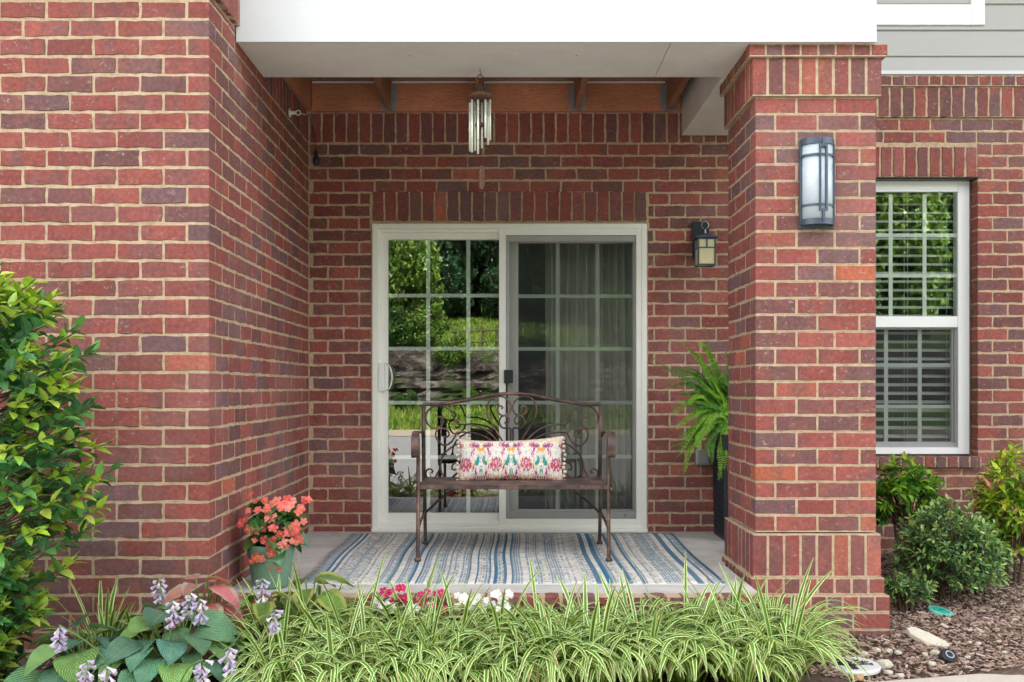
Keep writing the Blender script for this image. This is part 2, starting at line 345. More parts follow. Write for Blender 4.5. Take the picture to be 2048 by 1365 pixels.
# ------------------------------------------------------------------ brickwork
BW, JT = .1945, .0105; PITCH = BW + JT; CO = .0813; BH = CO - JT; Z0 = .046   # brick, joint, course
_bm = {}
def brick_mesh(w_, h_, d, jk=1.0):
    w_, h_, d = round(w_ / .004) * .004, round(h_, 3), round(d, 2); key = (w_, h_, d, jk); lst = _bm.setdefault(key, [])
    nmax = 10 if w_ > .15 or h_ > .15 else 4
    if len(lst) >= nmax: return rnd.choice(lst)
    ns, nt = (5, 2) if w_ >= h_ else (2, 5)
    x, z = w_ / 2, h_ / 2; pts = []
    pts += [(-x + 2*x*i/ns, -z) for i in range(ns)] + [(x, -z + 2*z*i/nt) for i in range(nt)]
    pts += [(x - 2*x*i/ns, z) for i in range(ns)] + [(-x, z - 2*z*i/nt) for i in range(nt)]
    pts = [(a + uni(-.0035, .0022) * jk * (1 if a > 0 else -1), b + uni(-.0042, .0024) * max(jk, .5) * (1 if b > 0 else -1)) for a, b in pts]
    n = len(pts); m = MB(); inset = .0022
    f0 = [(a - math.copysign(min(inset, abs(a)), a), uni(-.0006, .0006), b - math.copysign(min(inset, abs(b)), b)) for a, b in pts]
    f1 = [(a, .0035, b) for a, b in pts]; f2 = [(a, d, b) for a, b in pts]
    q = [tuple(range(n))]
    for o in (0, n):
        q += [(o + i, n + o + i, n + o + (i+1) % n, o + (i+1) % n) for i in range(n)]
    m.add(f0 + f1 + f2, q); me = m.mesh("brick", M['brick']); lst.append(me); return me
RED = [(.275, .076, .064), (.255, .069, .059), (.235, .072, .063), (.295, .084, .069)]; PUR = [(.185, .078, .074), (.20, .077, .070), (.165, .076, .074), (.172, .09, .095)]
ORG = [(.40, .115, .068), (.37, .11, .075)]
def bcol(mix=(.70, .285, .015)):
    r = rnd.random(); c = rnd.choice(RED if r < mix[0] else PUR if r < mix[0] + mix[1] else ORG); k = uni(.85, 1.15)
    return (c[0]*k, c[1]*k, c[2]*k, 1)
class Wall:
    def __init__(s, label, loc, name="brick_wall", cat="brick wall", mix=(.70, .285, .015), root=None):
        s.root = root or thing(name, label, cat, loc); s.b = []; s.mix = mix; s.core = MB()
    def lay(s, U, N, O, u, z, w_, h_, d=.092, vis=True, jit=1.0):
        if w_ < .02 or h_ < .015: return
        U, N = V(U), V(N)
        p = V(O) + U * (u + w_/2) + V((0, 0, z + h_/2)) + N * uni(-.0008, .0022) * jit
        M_ = Matrix((U, -N, V((0, 0, 1)))).transposed().to_4x4()
        M_ = Matrix.Translation(p) @ M_ @ Matrix.Rotation(uni(-.006, .006) * jit, 4, 'Y')
        s.b.append((vis, w_ * h_ / max(p.y, 1) ** 2 * (.4 if abs(N.x) > .5 else 1), M_, w_, h_, d, .12 if jit < 1 else 1.0))
    def row(s, U, N, O, u0, u1, z, h_, a, d=.092, vis=None, width=BW, pitch=PITCH):
        k0 = math.floor((u0 - a) / pitch) - 1; k1 = math.ceil((u1 - a) / pitch) + 1
        for k in range(k0, k1):
            l, r = max(a + k*pitch, u0), min(a + k*pitch + width, u1)
            if r - l > .02: s.lay(U, N, O, l, z, r - l, h_, d, vis is None or vis((l + r) / 2, z))
    def finish(s, limit=300):
        s.b.sort(key=lambda q: (not q[0], -q[1])); rest = []
        for i, (vis, _, M_, w_, h_, d, jk) in enumerate(s.b):
            me = brick_mesh(w_, h_, d, jk)
            if vis and i < limit:
                o = link("brick", me, s.root, M_); o.color = bcol(s.mix)
            else: rest.append((me, M_))
        if rest:
            for ci in range(1):
                bm = bmesh.new()
                for me, M_ in rest:
                    t = me.copy(); t.transform(M_); bm.from_mesh(t); bpy.data.meshes.remove(t)
                me = bpy.data.meshes.new("far_bricks"); bm.to_mesh(me); bm.free()
                if not me.materials: me.materials.append(M['brick'])
                o = link("brick_infill", me, s.root); o.color = (.26, .08, .065, 1); o["kind"] = "stuff"
        s.core.build("mortar", M['mortar'], s.root)
XM, YM, ZM = V((1, 0, 0)), V((0, 1, 0)), V((0, 0, 1))
YB, YL, XL = 6.40, 4.245, -1.295          # back wall, left front wall, left return
PX0, PX1, PY0, PY1 = 1.22, 1.807, 4.724, 5.30   # pillar

# left front wall (faces the camera), corner bricks belong to it
wl_ = Wall("red brick front wall behind the holly, running off the left edge", (-2.2, YL, -.3))
SOLZ = Z0 + CO * 32.4
for k in range(-4, 33):
    z = Z0 + k*CO; h_ = BH
    if z + h_ > SOLZ: h_ = SOLZ - z - JT
    A = k % 2 == 0
    a = XL - BW if A else XL - .092
    u0 = -3.4
    vis = lambda u, z: u > -2.36 and z > -.22 and z < 2.70
    wl_.row(XM, -YM, (0, YL, 0), u0, a - JT, z, h_, a - PITCH * 20, .092, vis)
    wl_.lay(XM, -YM, (0, YL, 0), a, z, XL - a, h_, .092 if A else BW, True, .3)
for i in range(26):
    wl_.lay(XM, -YM, (0, YL - .022, 0), XL + .022 - (i+1)*CO + JT, SOLZ, BH, BW, .092, i < 2)
wl_.core.box((-3.4, YL + .002, -.6), (XL - .002, YL + .2, SOLZ - .001)); wl_.core.box((-3.4, YL - .020, SOLZ), (XL + .020, YL + .2, SOLZ + .30))
wl_.finish()
# left return (the side of the recess)
wr = Wall("brick side wall of the recess, receding behind the begonia pot", (XL, 5.3, -.1), mix=(.62, .37, .01))
ZS_IN = Z0 + CO * 31
for k in range(-2, 33):
    z = Z0 + k*CO; h_ = BH; A = k % 2 == 0
    st = YL + (.092 if A else BW) + JT
    end = YB - .004 - (.0 if A else .0)
    if z + h_ > SOLZ: h_ = SOLZ - z - JT
    e2 = end
    if z > ZS_IN - .01: e2 = 5.19
    wr.row(YM, XM, (XL, 0, 0), st, e2, z, h_, st, .092, lambda u, z: z > -.08 and not (z > 2.57 and u > 4.7))
for i in range(15): wr.lay(YM, XM, (XL, 0, 0), YB - .012 - (i+1)*CO + JT, ZS_IN, BH, BW, .092)
for i in range(8): wr.lay(YM, XM, (XL + .022, 0, 0), YL + .075 + i*CO, SOLZ, BH, BW, .092, i < 5)
wr.core.box((XL - .2, YL + .2, -.6), (XL - .002, YB, 2.96)); wr.core.box((XL - .2, YL - .01, SOLZ + .001), (XL + .020, 4.66, SOLZ + .3))
wr.finish()
# recessed wall with the door
DX0, DX1, DZ1 = -.878, .937, 2.046
wb = Wall("shaded red brick wall of the recess around the sliding glass door", (0, YB, 0), mix=(.68, .31, .01))
XR = 1.56
for k in range(-1, 31):
    z = Z0 + k*CO; h_ = BH; a = (XL + .03 if k % 2 else XL + .03 + PITCH / 2) - PITCH * 2
    if k == -1: h_ = BH - .02; z += .02
    segs = [(XL + .004, XR)]
    if z < DZ1: segs = [(XL + .004, DX0 - .006), (DX1 + .006, XR)]
    LB0, LB1 = DZ1 - .004, DZ1 + .206
    for u0, u1 in segs:
        if z + h_ > DZ1 and z < LB1 - .02: 
            wb.row(XM, -YM, (0, YB, 0), XL + .004, DX0 - .012, z, h_, a, .092, None); wb.row(XM, -YM, (0, YB, 0), DX1 + .012, XR, z, h_, a, .092, None); break
        if z < LB1 and z + h_ > LB1: pass
        wb.row(XM, -YM, (0, YB, 0), u0, u1, z, h_, a, .092, lambda u, z: u < 1.48)
    if z + h_ > LB1 and z < LB1 - .02:            # thin cut course that tops the lintel
        wb.row(XM, -YM, (0, YB, 0), DX0 + .004, DX1 - .004, LB1 + JT*.5, z + h_ - LB1 - JT*.5, a)
n = int((DX1 - DX0) / CO); pw = (DX1 - DX0) / n
for i in range(n): wb.lay(XM, -YM, (0, YB - .004, 0), DX0 + i*pw + JT/2, DZ1 + .004, pw - JT, .192)
for i in range(35): wb.lay(XM, -YM, (0, YB, 0), XL + .01 + i*CO, ZS_IN, BH, BW, .092, XL + i*CO < 1.48)
wb.core.box((XL - .004, YB + .002, -.3), (DX0 + .004, YB + .16, 3.0)); wb.core.box((DX1 - .004, YB + .002, -.3), (XR, YB + .16, 3.0))
wb.core.box((DX0 + .004, YB + .002, DZ1 + .003), (DX1 - .004, YB + .16, 3.0))
wb.core.box((DX0 - .004, YB + .012, DZ1 - .012), (DX1 + .004, YB + .15, DZ1 + .002))
wb.finish()
# wall with the window, right of the pillar
WX0, WX1, WZ0, WZ1 = 2.235, 3.118, .50, 2.335
ww = Wall("brick wall around the double-hung window at right behind the shrubs", (3.1, YB, -.2), mix=(.66, .32, .02))
XE = 4.6; SOL2 = Z0 + CO * 33; LT = WZ1 + .208
vis = lambda u, z: 2.36 < u < 3.5
for k in range(-5, 33):
    z = Z0 + k*CO; h_ = BH; a = (WX1 if k % 2 else WX1 - .10)
    sill = WZ0 - .082
    def rw(u0, u1, zz=z, hh=h_): ww.row(XM, -YM, (0, YB, 0), u0, u1, zz, hh, a, .092, vis)
    if z + h_ > sill + .01 and z < WZ1 + .19: rw(XR, WX0 - .004); rw(WX1, XE)
    else: rw(XR, XE)
    if z < sill - .03 and z + h_ > sill + .01: rw(WX0 - .004, WX1, z, sill - z - JT)
    if z + h_ > LT + .018 and z < LT: rw(WX0 + .006, WX1 - .012, LT + JT*.6, z + h_ - LT - JT*.6)
n = 11; pw = (WX1 - WX0) / n
for i in range(n): ww.lay(XM, -YM, (0, YB - .003, 0), WX0 + i*pw + JT/2, WZ1 + .006, pw - JT, .195, .092, WX0 + i*pw > 2.36)
n = 12; pw = (WX1 + .02 - WX0) / n
for i in range(n): ww.lay(XM, -YM, (0, YB - .035, 0), WX0 - .01 + i*pw + JT/2, WZ0 - .078, pw - JT, .074, .17, WX0 + i*pw > 2.36)
for i in range(38):
    u = XR + i*CO
    ww.lay(XM, -YM, (0, YB - .022, 0), u, SOL2 + .002, BH, BW, .092, vis(u, 0)); ww.lay(XM, -YM, (0, YB - .036, 0), u + .01, SOL2 + BW + JT, BH, .060, .10, vis(u, 0))
ww.core.box((XR, YB + .002, -.5), (WX0 - .004, YB + .16, SOL2)); ww.core.box((WX1 + .004, YB + .002, -.5), (XE, YB + .16, SOL2))
ww.core.box((WX0, YB + .002, -.5), (WX1, YB + .16, WZ0 - .082)); ww.core.box((WX0, YB + .002, WZ1 + .005), (WX1, YB + .16, SOL2))
ww.core.box((WX0 - .01, YB - .03, WZ0 - .074), (WX1 + .01, YB + .1, WZ0 - .006))
ww.core.box((XR, YB - .020, SOL2 + .001), (XE, YB + .16, SOL2 + BW + .006)); ww.core.box((XR, YB - .034, SOL2 + BW + .0065), (XE, YB + .16, SOL2 + BW + .078))
ww.finish()
# pillar
pl = Wall("square red brick pillar with stepped base carrying the white beam", (1.51, 5.0, -.3), "brick_pillar", "pillar", (.63, .29, .08))
PZ0, PZ1 = .245, 2.362; NC = 26; pc = (PZ1 - PZ0) / NC; W3 = PX1 - PX0; D3 = PY1 - PY0
def ring(z, h_, pr, mode, hide_rest=True):
    x0, x1, y0, y1 = PX0 - pr, PX1 + pr, PY0 - pr, PY1 + pr; fo = (0, y0, 0)
    if mode in (0, 1):
        if mode: ws = [(.092, BW), (BW, .092), (BW, .092), (W3 + 2*pr - .092 - 2*BW - 3*JT, BW)]
        else: ws = [(BW, .092), (W3 + 2*pr - 2*BW - 2*JT, .092), (BW, .092)]
        u = x0
        for w_, d in ws: pl.lay(XM, -YM, fo, u, z, w_, h_, d, True, .5); u += w_ + JT
        s0 = (BW if mode else .092) + JT
        pl.row(-YM, -XM, (x0, 0, 0), -y1, -(y0 + s0), z, h_, -(y0 + s0) - BW, .092, None)
        pl.row(YM, XM, (x1, 0, 0), y0 + s0, y1, z, h_, y0 + s0, .092, lambda u, z: False)
    else:
        n_ = mode; pw = (x1 - x0 + JT) / n_
        for i in range(n_): pl.lay(XM, -YM, fo, x0 + i*pw, z, pw - JT, h_, .062 if i in (0, n_-1) else .09, True, .5)
        n2 = 7; q0 = y0 + .062 + JT; pq = (y1 - q0) / n2
        for i in range(n2):
            pl.lay(-YM, -XM, (x0, 0, 0), -(q0 + (i+1)*pq - JT), z, pq - JT, h_, .09, True)
            pl.lay(YM, XM, (x1, 0, 0), q0 + i*pq, z, pq - JT, h_, .09, False)
    e = .002; pl.core.box((x0 + e, y0 + e, z - .006), (x1 - e, y1 - e, z + h_ + .0055))
for i in range(NC): ring(PZ0 + i*pc + JT/2, pc - JT, 0, 1 - i % 2)
ring(PZ1 + .008, .178, .020, 8); ring(2.5545, .050, .040, 8)
ring(.035, .197, .018, 8); ring(-.048, .070, .030, 8)
ring(-.130, .069, .048, 9); ring(-.212, .069, .048, 1); ring(-.293, .069, .048, 0); ring(-.374, .069, .048, 1)
pl.finish(290)

# ------------------------------------------------------------------ patio slab with its brick edge
SY = 4.49
patio = tag(MB().box((XL + .002, SY + .002, -.5), (PX0 - .046, PY0 + .1, 0)).box((XL + .002, PY0 + .1, -.5), (PX0 - .046, YB + .1, 0)).box((PX0 - .046, PY1 - .05, -.5), (1.85, YB + .1, 0)).build("patio_slab", M['concrete']), "smooth grey concrete patio slab under the striped rug", "patio", kind="structure")
m = MB().box((XL + .005, SY - .085, -.5), (PX0 - .05, SY, -.004)); mo = m.build("edge_mortar", M['mortar'], patio)
pe = Wall("", (0, 0, 0), root=patio)
u = XL + .01
while u < PX0 - .13:
    me = brick_mesh(.069, .085, .09); o = link("brick", me, patio, Matrix.Translation((u + .035, SY - .088, -.045))); o.color = bcol(); u += CO
u = XL + .01
while u < PX0 - .2:
    o = link("brick", brick_mesh(BW, BH, .09), patio, Matrix.Translation((u + BW/2, SY - .0885, -.135))); o.color = bcol(); u += PITCH

# ------------------------------------------------------------------ beams, joists, decking over the patio
FY, BZ = 4.652, 2.609
bm_ = thing("porch_beam", "broad white beam spanning the top of the porch opening", "beam", (0.2, 4.9, BZ))
MB().box((XL + .004, FY, BZ - .003), (1.783, FY + .02, 3.35)).build("fascia_board", M['white'], bm_, bev=.002)
seam = .80
MB().box((XL + .004, FY + .0205, BZ), (seam - .0015, 5.19, BZ + .02)).build("soffit_panel", M['soffit'], bm_, bev=.001)
MB().box((seam + .0015, FY + .0205, BZ), (1.775, 5.19, BZ + .02)).build("soffit_panel", M['soffit'], bm_, bev=.001)
MB().box((XL + .006, FY + .022, BZ + .0205), (1.774, 5.188, 3.34)).build("beam_core", M['soffit'], bm_)
h1 = MB()
for px, py in ((820, 107), (1153, 106)): 
    p = P(px, py, 4.85); h1.lathe([(.0, -.0012), (.004, -.0012), (.004, .001)], (p.x, p.y, BZ), 10)
h1.build("screw_hole", M['black'], bm_)
sb = thing("side_beam", "pale stucco cross beam running from the pillar back to the wall", "beam", (1.4, 5.8, BZ))
MB().box((1.16, 5.195, BZ - .004), (1.74, YB - .03, 2.96)).build("beam_body", M['soffit'], sb, bev=.003)
tag(MB().box((XL + .03, YB - .044, 2.762), (1.15, YB - .005, 2.945)).build("ledger_board", M['ledger'], bev=.002), "reddish stained ledger board fixed above the soldier bricks", "board")
tag(MB().box((XL + .001, 5.2, 2.765), (XL + .028, YB - .046, 2.945)).build("rim_board", M['ledger'], bev=.002), "reddish rim board along the side wall above the eye bolt", "board")
tag(MB().box((XL + .03, YB - .048, 2.9455), (1.15, YB - .002, 2.955)).build("flashing_strip", M['trim']), "thin white flashing line along the top of the ledger board", "flashing")
JX = [(-.76, "weathered floor joist at left over the recess"), (-.157, "weathered floor joist behind the wind chime"), (.472, "weathered floor joist left of the cross beam, second from right"), (1.07, "weathered floor joist nearest the pale cross beam")]
for x, lab in JX:
    j = thing("floor_joist", lab, "joist", (x, 5.8, 2.77), "joists above the patio")
    MB().box((x - .02, 5.195, 2.768), (x + .02, YB - .046, 2.953)).build("timber", M['joist'], j, bev=.002)
    hg = MB()
    for s_ in (-1, 1):
        hg.box((x + s_*.021 - .001, YB - .10, 2.764), (x + s_*.021 + .001, YB - .0455, 2.93)); hg.box((x + s_*.022 + (0 if s_ > 0 else -.032), YB - .0465, 2.768), (x + s_*.022 + (.032 if s_ > 0 else 0), YB - .0447, 2.93))
    hg.box((x - .022, YB - .10, 2.763), (x + .022, YB - .0455, 2.7655)); hg.build("joist_hanger", M['galv'], j)
dk = thing("balcony_deck", "brown decking boards seen from below above the joists", "decking", (0, 5.8, 2.957))
y = 5.195
while y < YB - .02:
    MB().box((XL + .005, y, 2.957), (1.15, min(y + .136, YB - .004), 2.985)).build("plank", M['deck'], dk); y += .14
MB().box((XL + .003, 5.195, 2.988), (1.76, YB - .001, 3.06)).build("sun_block_sheet", M['deck'], dk)  # unseen sheet added over the planks to keep sun from leaking through

# ------------------------------------------------------------------ sliding door
def pane(x0, x1, y, z0, z1): return MB().add([(x0, y, z0), (x1, y, z0), (x1, y, z1), (x0, y, z1)], [(0, 1, 2, 3)])
dr = thing("sliding_door", "sliding glass patio door with cream frame behind the bench", "door", (0, YB, 0))
def rect_frame(x0, x1, z0, z1, y0, y1, wl2, wr2=None, wt=None, wb2=None, mb=None):
    wr2 = wl2 if wr2 is None else wr2; wt = wl2 if wt is None else wt; wb2 = wl2 if wb2 is None else wb2; m = mb or MB()
    m.box((x0, y0, z0), (x0 + wl2, y1, z1)); m.box((x1 - wr2, y0, z0), (x1, y1, z1))
    m.box((x0 + wl2, y0 + .0006, z1 - wt), (x1 - wr2, y1, z1)); m.box((x0 + wl2, y0 + .0006, z0), (x1 - wr2, y1, z0 + wb2)); return m
dz = lambda py, Y=YB: CH + (HY - py) * Y / F
dx = lambda px, Y=YB: (px - VX) * Y / F
OX0, OX1, OZ0, OZ1 = DX0 + .003, DX1 - .003, .006, DZ1 - .016
rect_frame(OX0, OX1, OZ0, OZ1, YB - .012, YB + .14, .034).build("frame", M['vinyl'], dr, bev=.003)
rect_frame(OX0 + .034, OX1 - .034, OZ0 + .034, OZ1 - .034, YB + .006, YB + .13, .022).build("frame_step", M['vinyl'], dr, bev=.003)
# left (sliding) panel
LX0, LX1, LZ0, LZ1 = OX0 + .05, dx(1004), OZ0 + .05, OZ1 - .05
lp = rect_frame(LX0, LX1, LZ0, LZ1, YB + .03, YB + .07, dx(775) - LX0, .02, LZ1 - dz(478), dz(1028) - LZ0).build("sliding_panel", M['vinyl'], dr, bev=.003)
GZ0, GZ1 = dz(1028) - .004, dz(478) + .004
pane(dx(775) - .004, LX1 - .016, YB + .05, GZ0, GZ1).build("glass_pane", M['glass'], lp)
rows = [dz(q) for q in (590, 697, 806, 916)]
for i, px in enumerate((855, 936)): MB().box((dx(px) - .013, YB + .056, GZ0), (dx(px) + .013, YB + .062, GZ1)).build("grid_bar", M['muntin'], lp)
for z in rows: MB().box((dx(775), YB + .0565, z - .012), (LX1 - .018, YB + .0615, z + .012)).build("grid_bar", M['muntin'], lp)
# right (fixed) panel: glass behind, white stile in front
FX0, FX1 = dx(998), OX1 - .036
fp = rect_frame(dx(1014), FX1, OZ0 + .045, OZ1 - .045, YB + .075, YB + .11, dx(1037) - dx(1014), FX1 - dx(1268), .07, .085).build("fixed_panel", M['vinyl'], dr, bev=.003)
pane(dx(1037) - .004, dx(1268) + .004, YB + .092, dz(1025), dz(478)).build("glass_pane", M['glass_dim'], fp)
for px in (1117, 1198): MB().box((dx(px) - .013, YB + .097, dz(1025)), (dx(px) + .013, YB + .103, dz(478))).build("grid_bar", M['muntin'], fp)
for z in rows: MB().box((dx(1037), YB + .0975, z - .012), (dx(1268), YB + .1025, z + .012)).build("grid_bar", M['muntin'], fp)
rect_frame(FX0, FX1 + .012, OZ0 + .026, OZ1 - .012, YB - .008, YB + .028, .045, .045, .064, .052).build("screen_track", M['vinyl'], dr, bev=.003)
SX0, SX1, SZ0, SZ1 = FX0 + .046, FX1 - .034, OZ0 + .079, OZ1 - .077
sd = rect_frame(SX0, SX1, SZ0, SZ1, YB + .0, YB + .016, .022, .012, .04, .045).build("screen_panel", M['screen_frame'], dr, bev=.002)
MB().add([(SX0 + .02, YB + .010, SZ0 + .04), (SX1 - .01, YB + .010, SZ0 + .04), (SX1 - .01, YB + .010, SZ1 - .035), (SX0 + .02, YB + .010, SZ1 - .035)], [(0, 1, 2, 3)]).build("screen_mesh", M['screen'], sd)
hz = dz(753)
lk = MB().box((dx(1008), YB - .026, hz - .045), (dx(1026), YB - .0005, hz + .042)).build("latch", M['black'], sd, bev=.004)
MB().box((dx(1012), YB - .012, SZ0 + .3), (dx(1015.5), YB - .0005, hz - .046)).build("pull_rod", M['black'], sd)
for px, py in ((1037, 468), (1241, 468), (1250, 1031)): MB().box((dx(px) - .002, YB - .004, dz(py) - .012), (dx(px) + .002, YB - .0005, dz(py) + .012)).build("clip", M['black'], sd)
hd = MB().box((dx(757), YB - .004, dz(783)), (dx(769), YB + .028, dz(726))).build("handle_plate", M['trim'], lp, bev=.004)
c_ = [P(772, 728, YB - .02), P(780, 735, YB - .035), P(784, 755, YB - .04), P(780, 775, YB - .035), P(772, 782, YB - .02)]
MB().tube(catmull(c_, 4), .005, 8).build("handle_grip", M['trim'], lp, smooth=True)
MB().box((OX0, YB - .05, .001), (OX1, YB - .0125, .022)).build("threshold", M['vinyl'], dr, bev=.003)
# room and curtain behind the glass
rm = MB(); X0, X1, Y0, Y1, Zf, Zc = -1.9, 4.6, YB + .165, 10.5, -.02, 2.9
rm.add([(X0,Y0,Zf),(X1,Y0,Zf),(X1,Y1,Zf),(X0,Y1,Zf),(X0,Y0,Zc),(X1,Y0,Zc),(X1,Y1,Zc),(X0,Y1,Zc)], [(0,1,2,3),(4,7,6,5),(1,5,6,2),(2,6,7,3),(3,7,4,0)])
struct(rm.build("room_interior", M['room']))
cu = MB(); x0, x1 = dx(1092, YB + .22), dx(1272, YB + .22); nfold = 220
vs_ = []
for i in range(nfold + 1):
    u = i / nfold; ph = u * 11 * 2 * math.pi + 1.3 * math.sin(u * 9)
    for z in (.03, .9, 1.95): vs_.append((x0 + (x1 - x0)*u + .006*math.sin(z*3+u*7), YB + .23 + .032*math.sin(ph) * (1.15 - .1*z) + .008*math.sin(ph*.37+2), z))
cu.add(vs_, [(i*3+j, (i+1)*3+j, (i+1)*3+j+1, i*3+j+1) for i in range(nfold) for j in (0, 1)])
o = cu.build("curtain", M['curtain'], smooth=True); o.modifiers.new("thick", 'SOLIDIFY').thickness = .003
tag(o, "grey pleated curtain hanging inside behind the right door panel", "curtain")

# ------------------------------------------------------------------ window, its blind
wi = thing("double_hung_window", "white double-hung window with grid bars right of the pillar", "window", (2.68, YB + .1, WZ0))
WY = YB + .085
rect_frame(WX0 + .012, WX1 - .012, WZ0 + .004, WZ1 - .004, WY, YB + .16, .058, .076, .055, .045).build("frame", M['trim'], wi, bev=.003)
MB().box((WX0, YB + .02, WZ1 - .006), (WX1, YB + .15, WZ1 + .003)).build("lintel_steel", M['black'], wi)
gx0, gx1 = WX0 + .07, WX1 - .088
zt, zm0, zm1, zb = dz(388, WY), dz(633, WY), dz(655, WY), dz(897, WY)
us = rect_frame(gx0 - .02, gx1 + .02, zm1, WZ1 - .055, WY + .004, WY + .035, .024, .022, .02, zm0 - zm1).build("upper_sash", M['trim'], wi, bev=.002)
pane(gx0, gx1, WY + .017, zm0 - .003, zt + .01).build("glass_pane", M['glass'], us)
ls = rect_frame(gx0 - .02, gx1 + .02, WZ0 + .045, zm1 - .001, WY + .04, WY + .07, .032, .045, .012, .04).build("lower_sash", M['trim'], wi, bev=.002)
pane(gx0, gx1 - .02, WY + .053, WZ0 + .08, zm1 - .01).build("glass_pane", M['glass_low'], ls)
fs = rect_frame(gx0 - .012, gx1 + .006, WZ0 + .05, zm1 - .002, WY + .024, WY + .036, .014, .02, .008, .03).build("screen_frame", M['screen_frame'], wi)
MB().add([(gx0, WY + .030, WZ0 + .07), (gx1 - .01, WY + .030, WZ0 + .07), (gx1 - .01, WY + .030, zm1 - .006), (gx0, WY + .030, zm1 - .006)], [(0, 1, 2, 3)]).build("screen_mesh", M['screen'], fs)
for sh, par, y_, za, zb_, rws in ((0, us, WY + .022, zm0, zt, (470, 551)), (-5, ls, WY + .058, WZ0 + .08, zm1 - .01, (730, 814))):
    for px in (1716 + 68, 1716 + 136): MB().box((dx(px + sh, WY) - .013, y_, za), (dx(px + sh, WY) + .013, y_ + .005, zb_)).build("grid_bar", M['muntin'], par)
    for py in rws: MB().box((gx0, y_ + .0005, dz(py, WY) - .012), (gx1, y_ + .0045, dz(py, WY) + .012)).build("grid_bar", M['muntin'], par)
bl = thing("window_blind", "white horizontal slat blind lowered inside the right window", "blind", (2.68, YB + .2, .5))
Rs = Matrix.Rotation(RAD(24), 4, 'X'); z = .56
while z < 2.30:
    MB().box((WX0 + .05, -.024, -.0012), (WX1 - .07, .024, .0012), Matrix.Translation((0, YB + .205, z)) @ Rs).build("slat", M['blind'], bl); z += .0585
for px in (1808, 1815, 1893): MB().tube([(dx(px, YB + .18), YB + .178, .55), (dx(px, YB + .18), YB + .178, 2.32)], .0013, 5).build("ladder_cord", M['blind'], bl)
MB().box((WX0 + .05, YB + .18, 2.30), (WX1 - .07, YB + .23, 2.345)).build("headrail", M['blind'], bl)

# ------------------------------------------------------------------ upper storey: siding, trim, upper window, house mass
sd_ = thing("siding_wall", "grey lap siding above the brick at upper right", "siding", (3, YB, 3.0))
MB().box((XR, YB - .045, 3.003), (XE, YB + .1, 3.028)).build("trim_board", M['white'], sd_, bev=.002)
z = 3.028; i = 0
while z < 6.1:
    hh = .105 if i == 0 else .172
    mbx = MB(); y0 = YB - .018; mbx.add([(XR - 3.2 if z > 3.4 else XR, y0, z), (9 if z > 3.4 else XE, y0, z), (9 if z > 3.4 else XE, y0 + .016, z + hh + .02), (XR - 3.2 if z > 3.4 else XR, y0 + .016, z + hh + .02)] + [((XR - 3.2 if z > 3.4 else XR), YB + .03, z), ((9 if z > 3.4 else XE), YB + .03, z)], [(0, 1, 2, 3), (0, 4, 5, 1)])
    mbx.build("board", M['siding'], sd_); z += hh; i += 1
uw = thing("upper_window", "white window casing corner in the siding at the top edge", "window", (2.7, YB, 3.4))
rect_frame(1.9, dx(1970, YB - .03), dz(50, YB - .03), 4.9, YB - .032, YB + .05, .09, .09, .12, .135).build("casing", M['trim'], uw, bev=.003)
pane(1.99, dx(1970) - .09, YB + .01, dz(50, YB) + .13, 4.78).build("glass_pane", M['glass_dim'], uw)
struct(MB().box((-1.0, YB + .17, 3.1), (14, 15, 6.2)).build("house_wall", M['siding']))
struct(MB().box((-10, YL + .06, SOLZ + .36), (-1.35, 15, 6.2)).build("house_wing", M['siding']))
struct(MB().box((4.7, YB + .02, -.5), (14, 12, 3.1)).build("house_flank", M['siding']))
struct(MB().box((-10, YL + .06, -.5), (-3.45, 12, SOLZ + .36)).build("wing_base", M['siding']))
struct(MB().box((-10.5, 3.7, 6.2), (14.5, 15.5, 6.45)).build("house_shade_roof", M['roof']))  # unseen roof, height set to shade the facade yet leave sunlit ground for bounce

# ------------------------------------------------------------------ ground, bed, walk, road, hillside
def sstep(a, b, t): t = max(0, min(1, (t - a) / (b - a))); return t * t * (3 - 2 * t)
def bedz(x, y):                                    # planting bed: rises towards the house wall
    z = -.335 + .075 * sstep(3.9, 4.7, y) + .13 * sstep(4.9, 6.4, y)
    z += .075 * (1 - sstep(1.15, 1.7, x))
    return z + .018 * noise.noise(V((x * 2.3, y * 2.3, 0)))
def hillz(x, y):
    n1 = noise.noise(V((x * .14, y * .14, 3))); d = -y
    z = -.47
    z += .5 * sstep(16, 21, d) + .25 * sstep(20.5, 22.6, d)
    r = 22.6 + .9 * noise.noise(V((x * .22, 0, 8))); top = 2.05 + .35 * noise.noise(V((x * .16, 0, 4)))
    z += top * sstep(r, r + .55, d) + .22 * max(0, min(d, 32) - r - .5) * 1 + .10 * max(0, d - 32)
    if d > 19: z += .22 * n1
    return z
ys = [-300, -150, -80, -60, -48] + [-40 + i * .9 for i in range(16)] + [-25.6 + i * .16 for i in range(30)] + [-20.7 + i * .6 for i in range(9)] + [-12, -6, 0, 2.6, 3.4, 8, 30, 120, 300]
xs = [-300, -120, -60] + [-40 + i * .7 for i in range(116)] + [44, 70, 150, 300]
m = MB(); m.add([(x, y, hillz(x, y) if y < 2 else -.55) for y in ys for x in xs], [(j*len(xs)+i, j*len(xs)+i+1, (j+1)*len(xs)+i+1, (j+1)*len(xs)+i) for j in range(len(ys)-1) for i in range(len(xs)-1)])
struct(m.build("ground", M['grass'], smooth=True))
m = MB(); xs2 = [-40 + i*2 for i in range(41)]
m.add([(x, y, z) for x in xs2 for y, z in ((-16.1 + .4*noise.noise(V((x*.2, 1, 1))), -.455), (2.55, -.44))], [(2*i, 2*i+2, 2*i+3, 2*i+1) for i in range(40)])
struct(m.build("road", M['asphalt']))
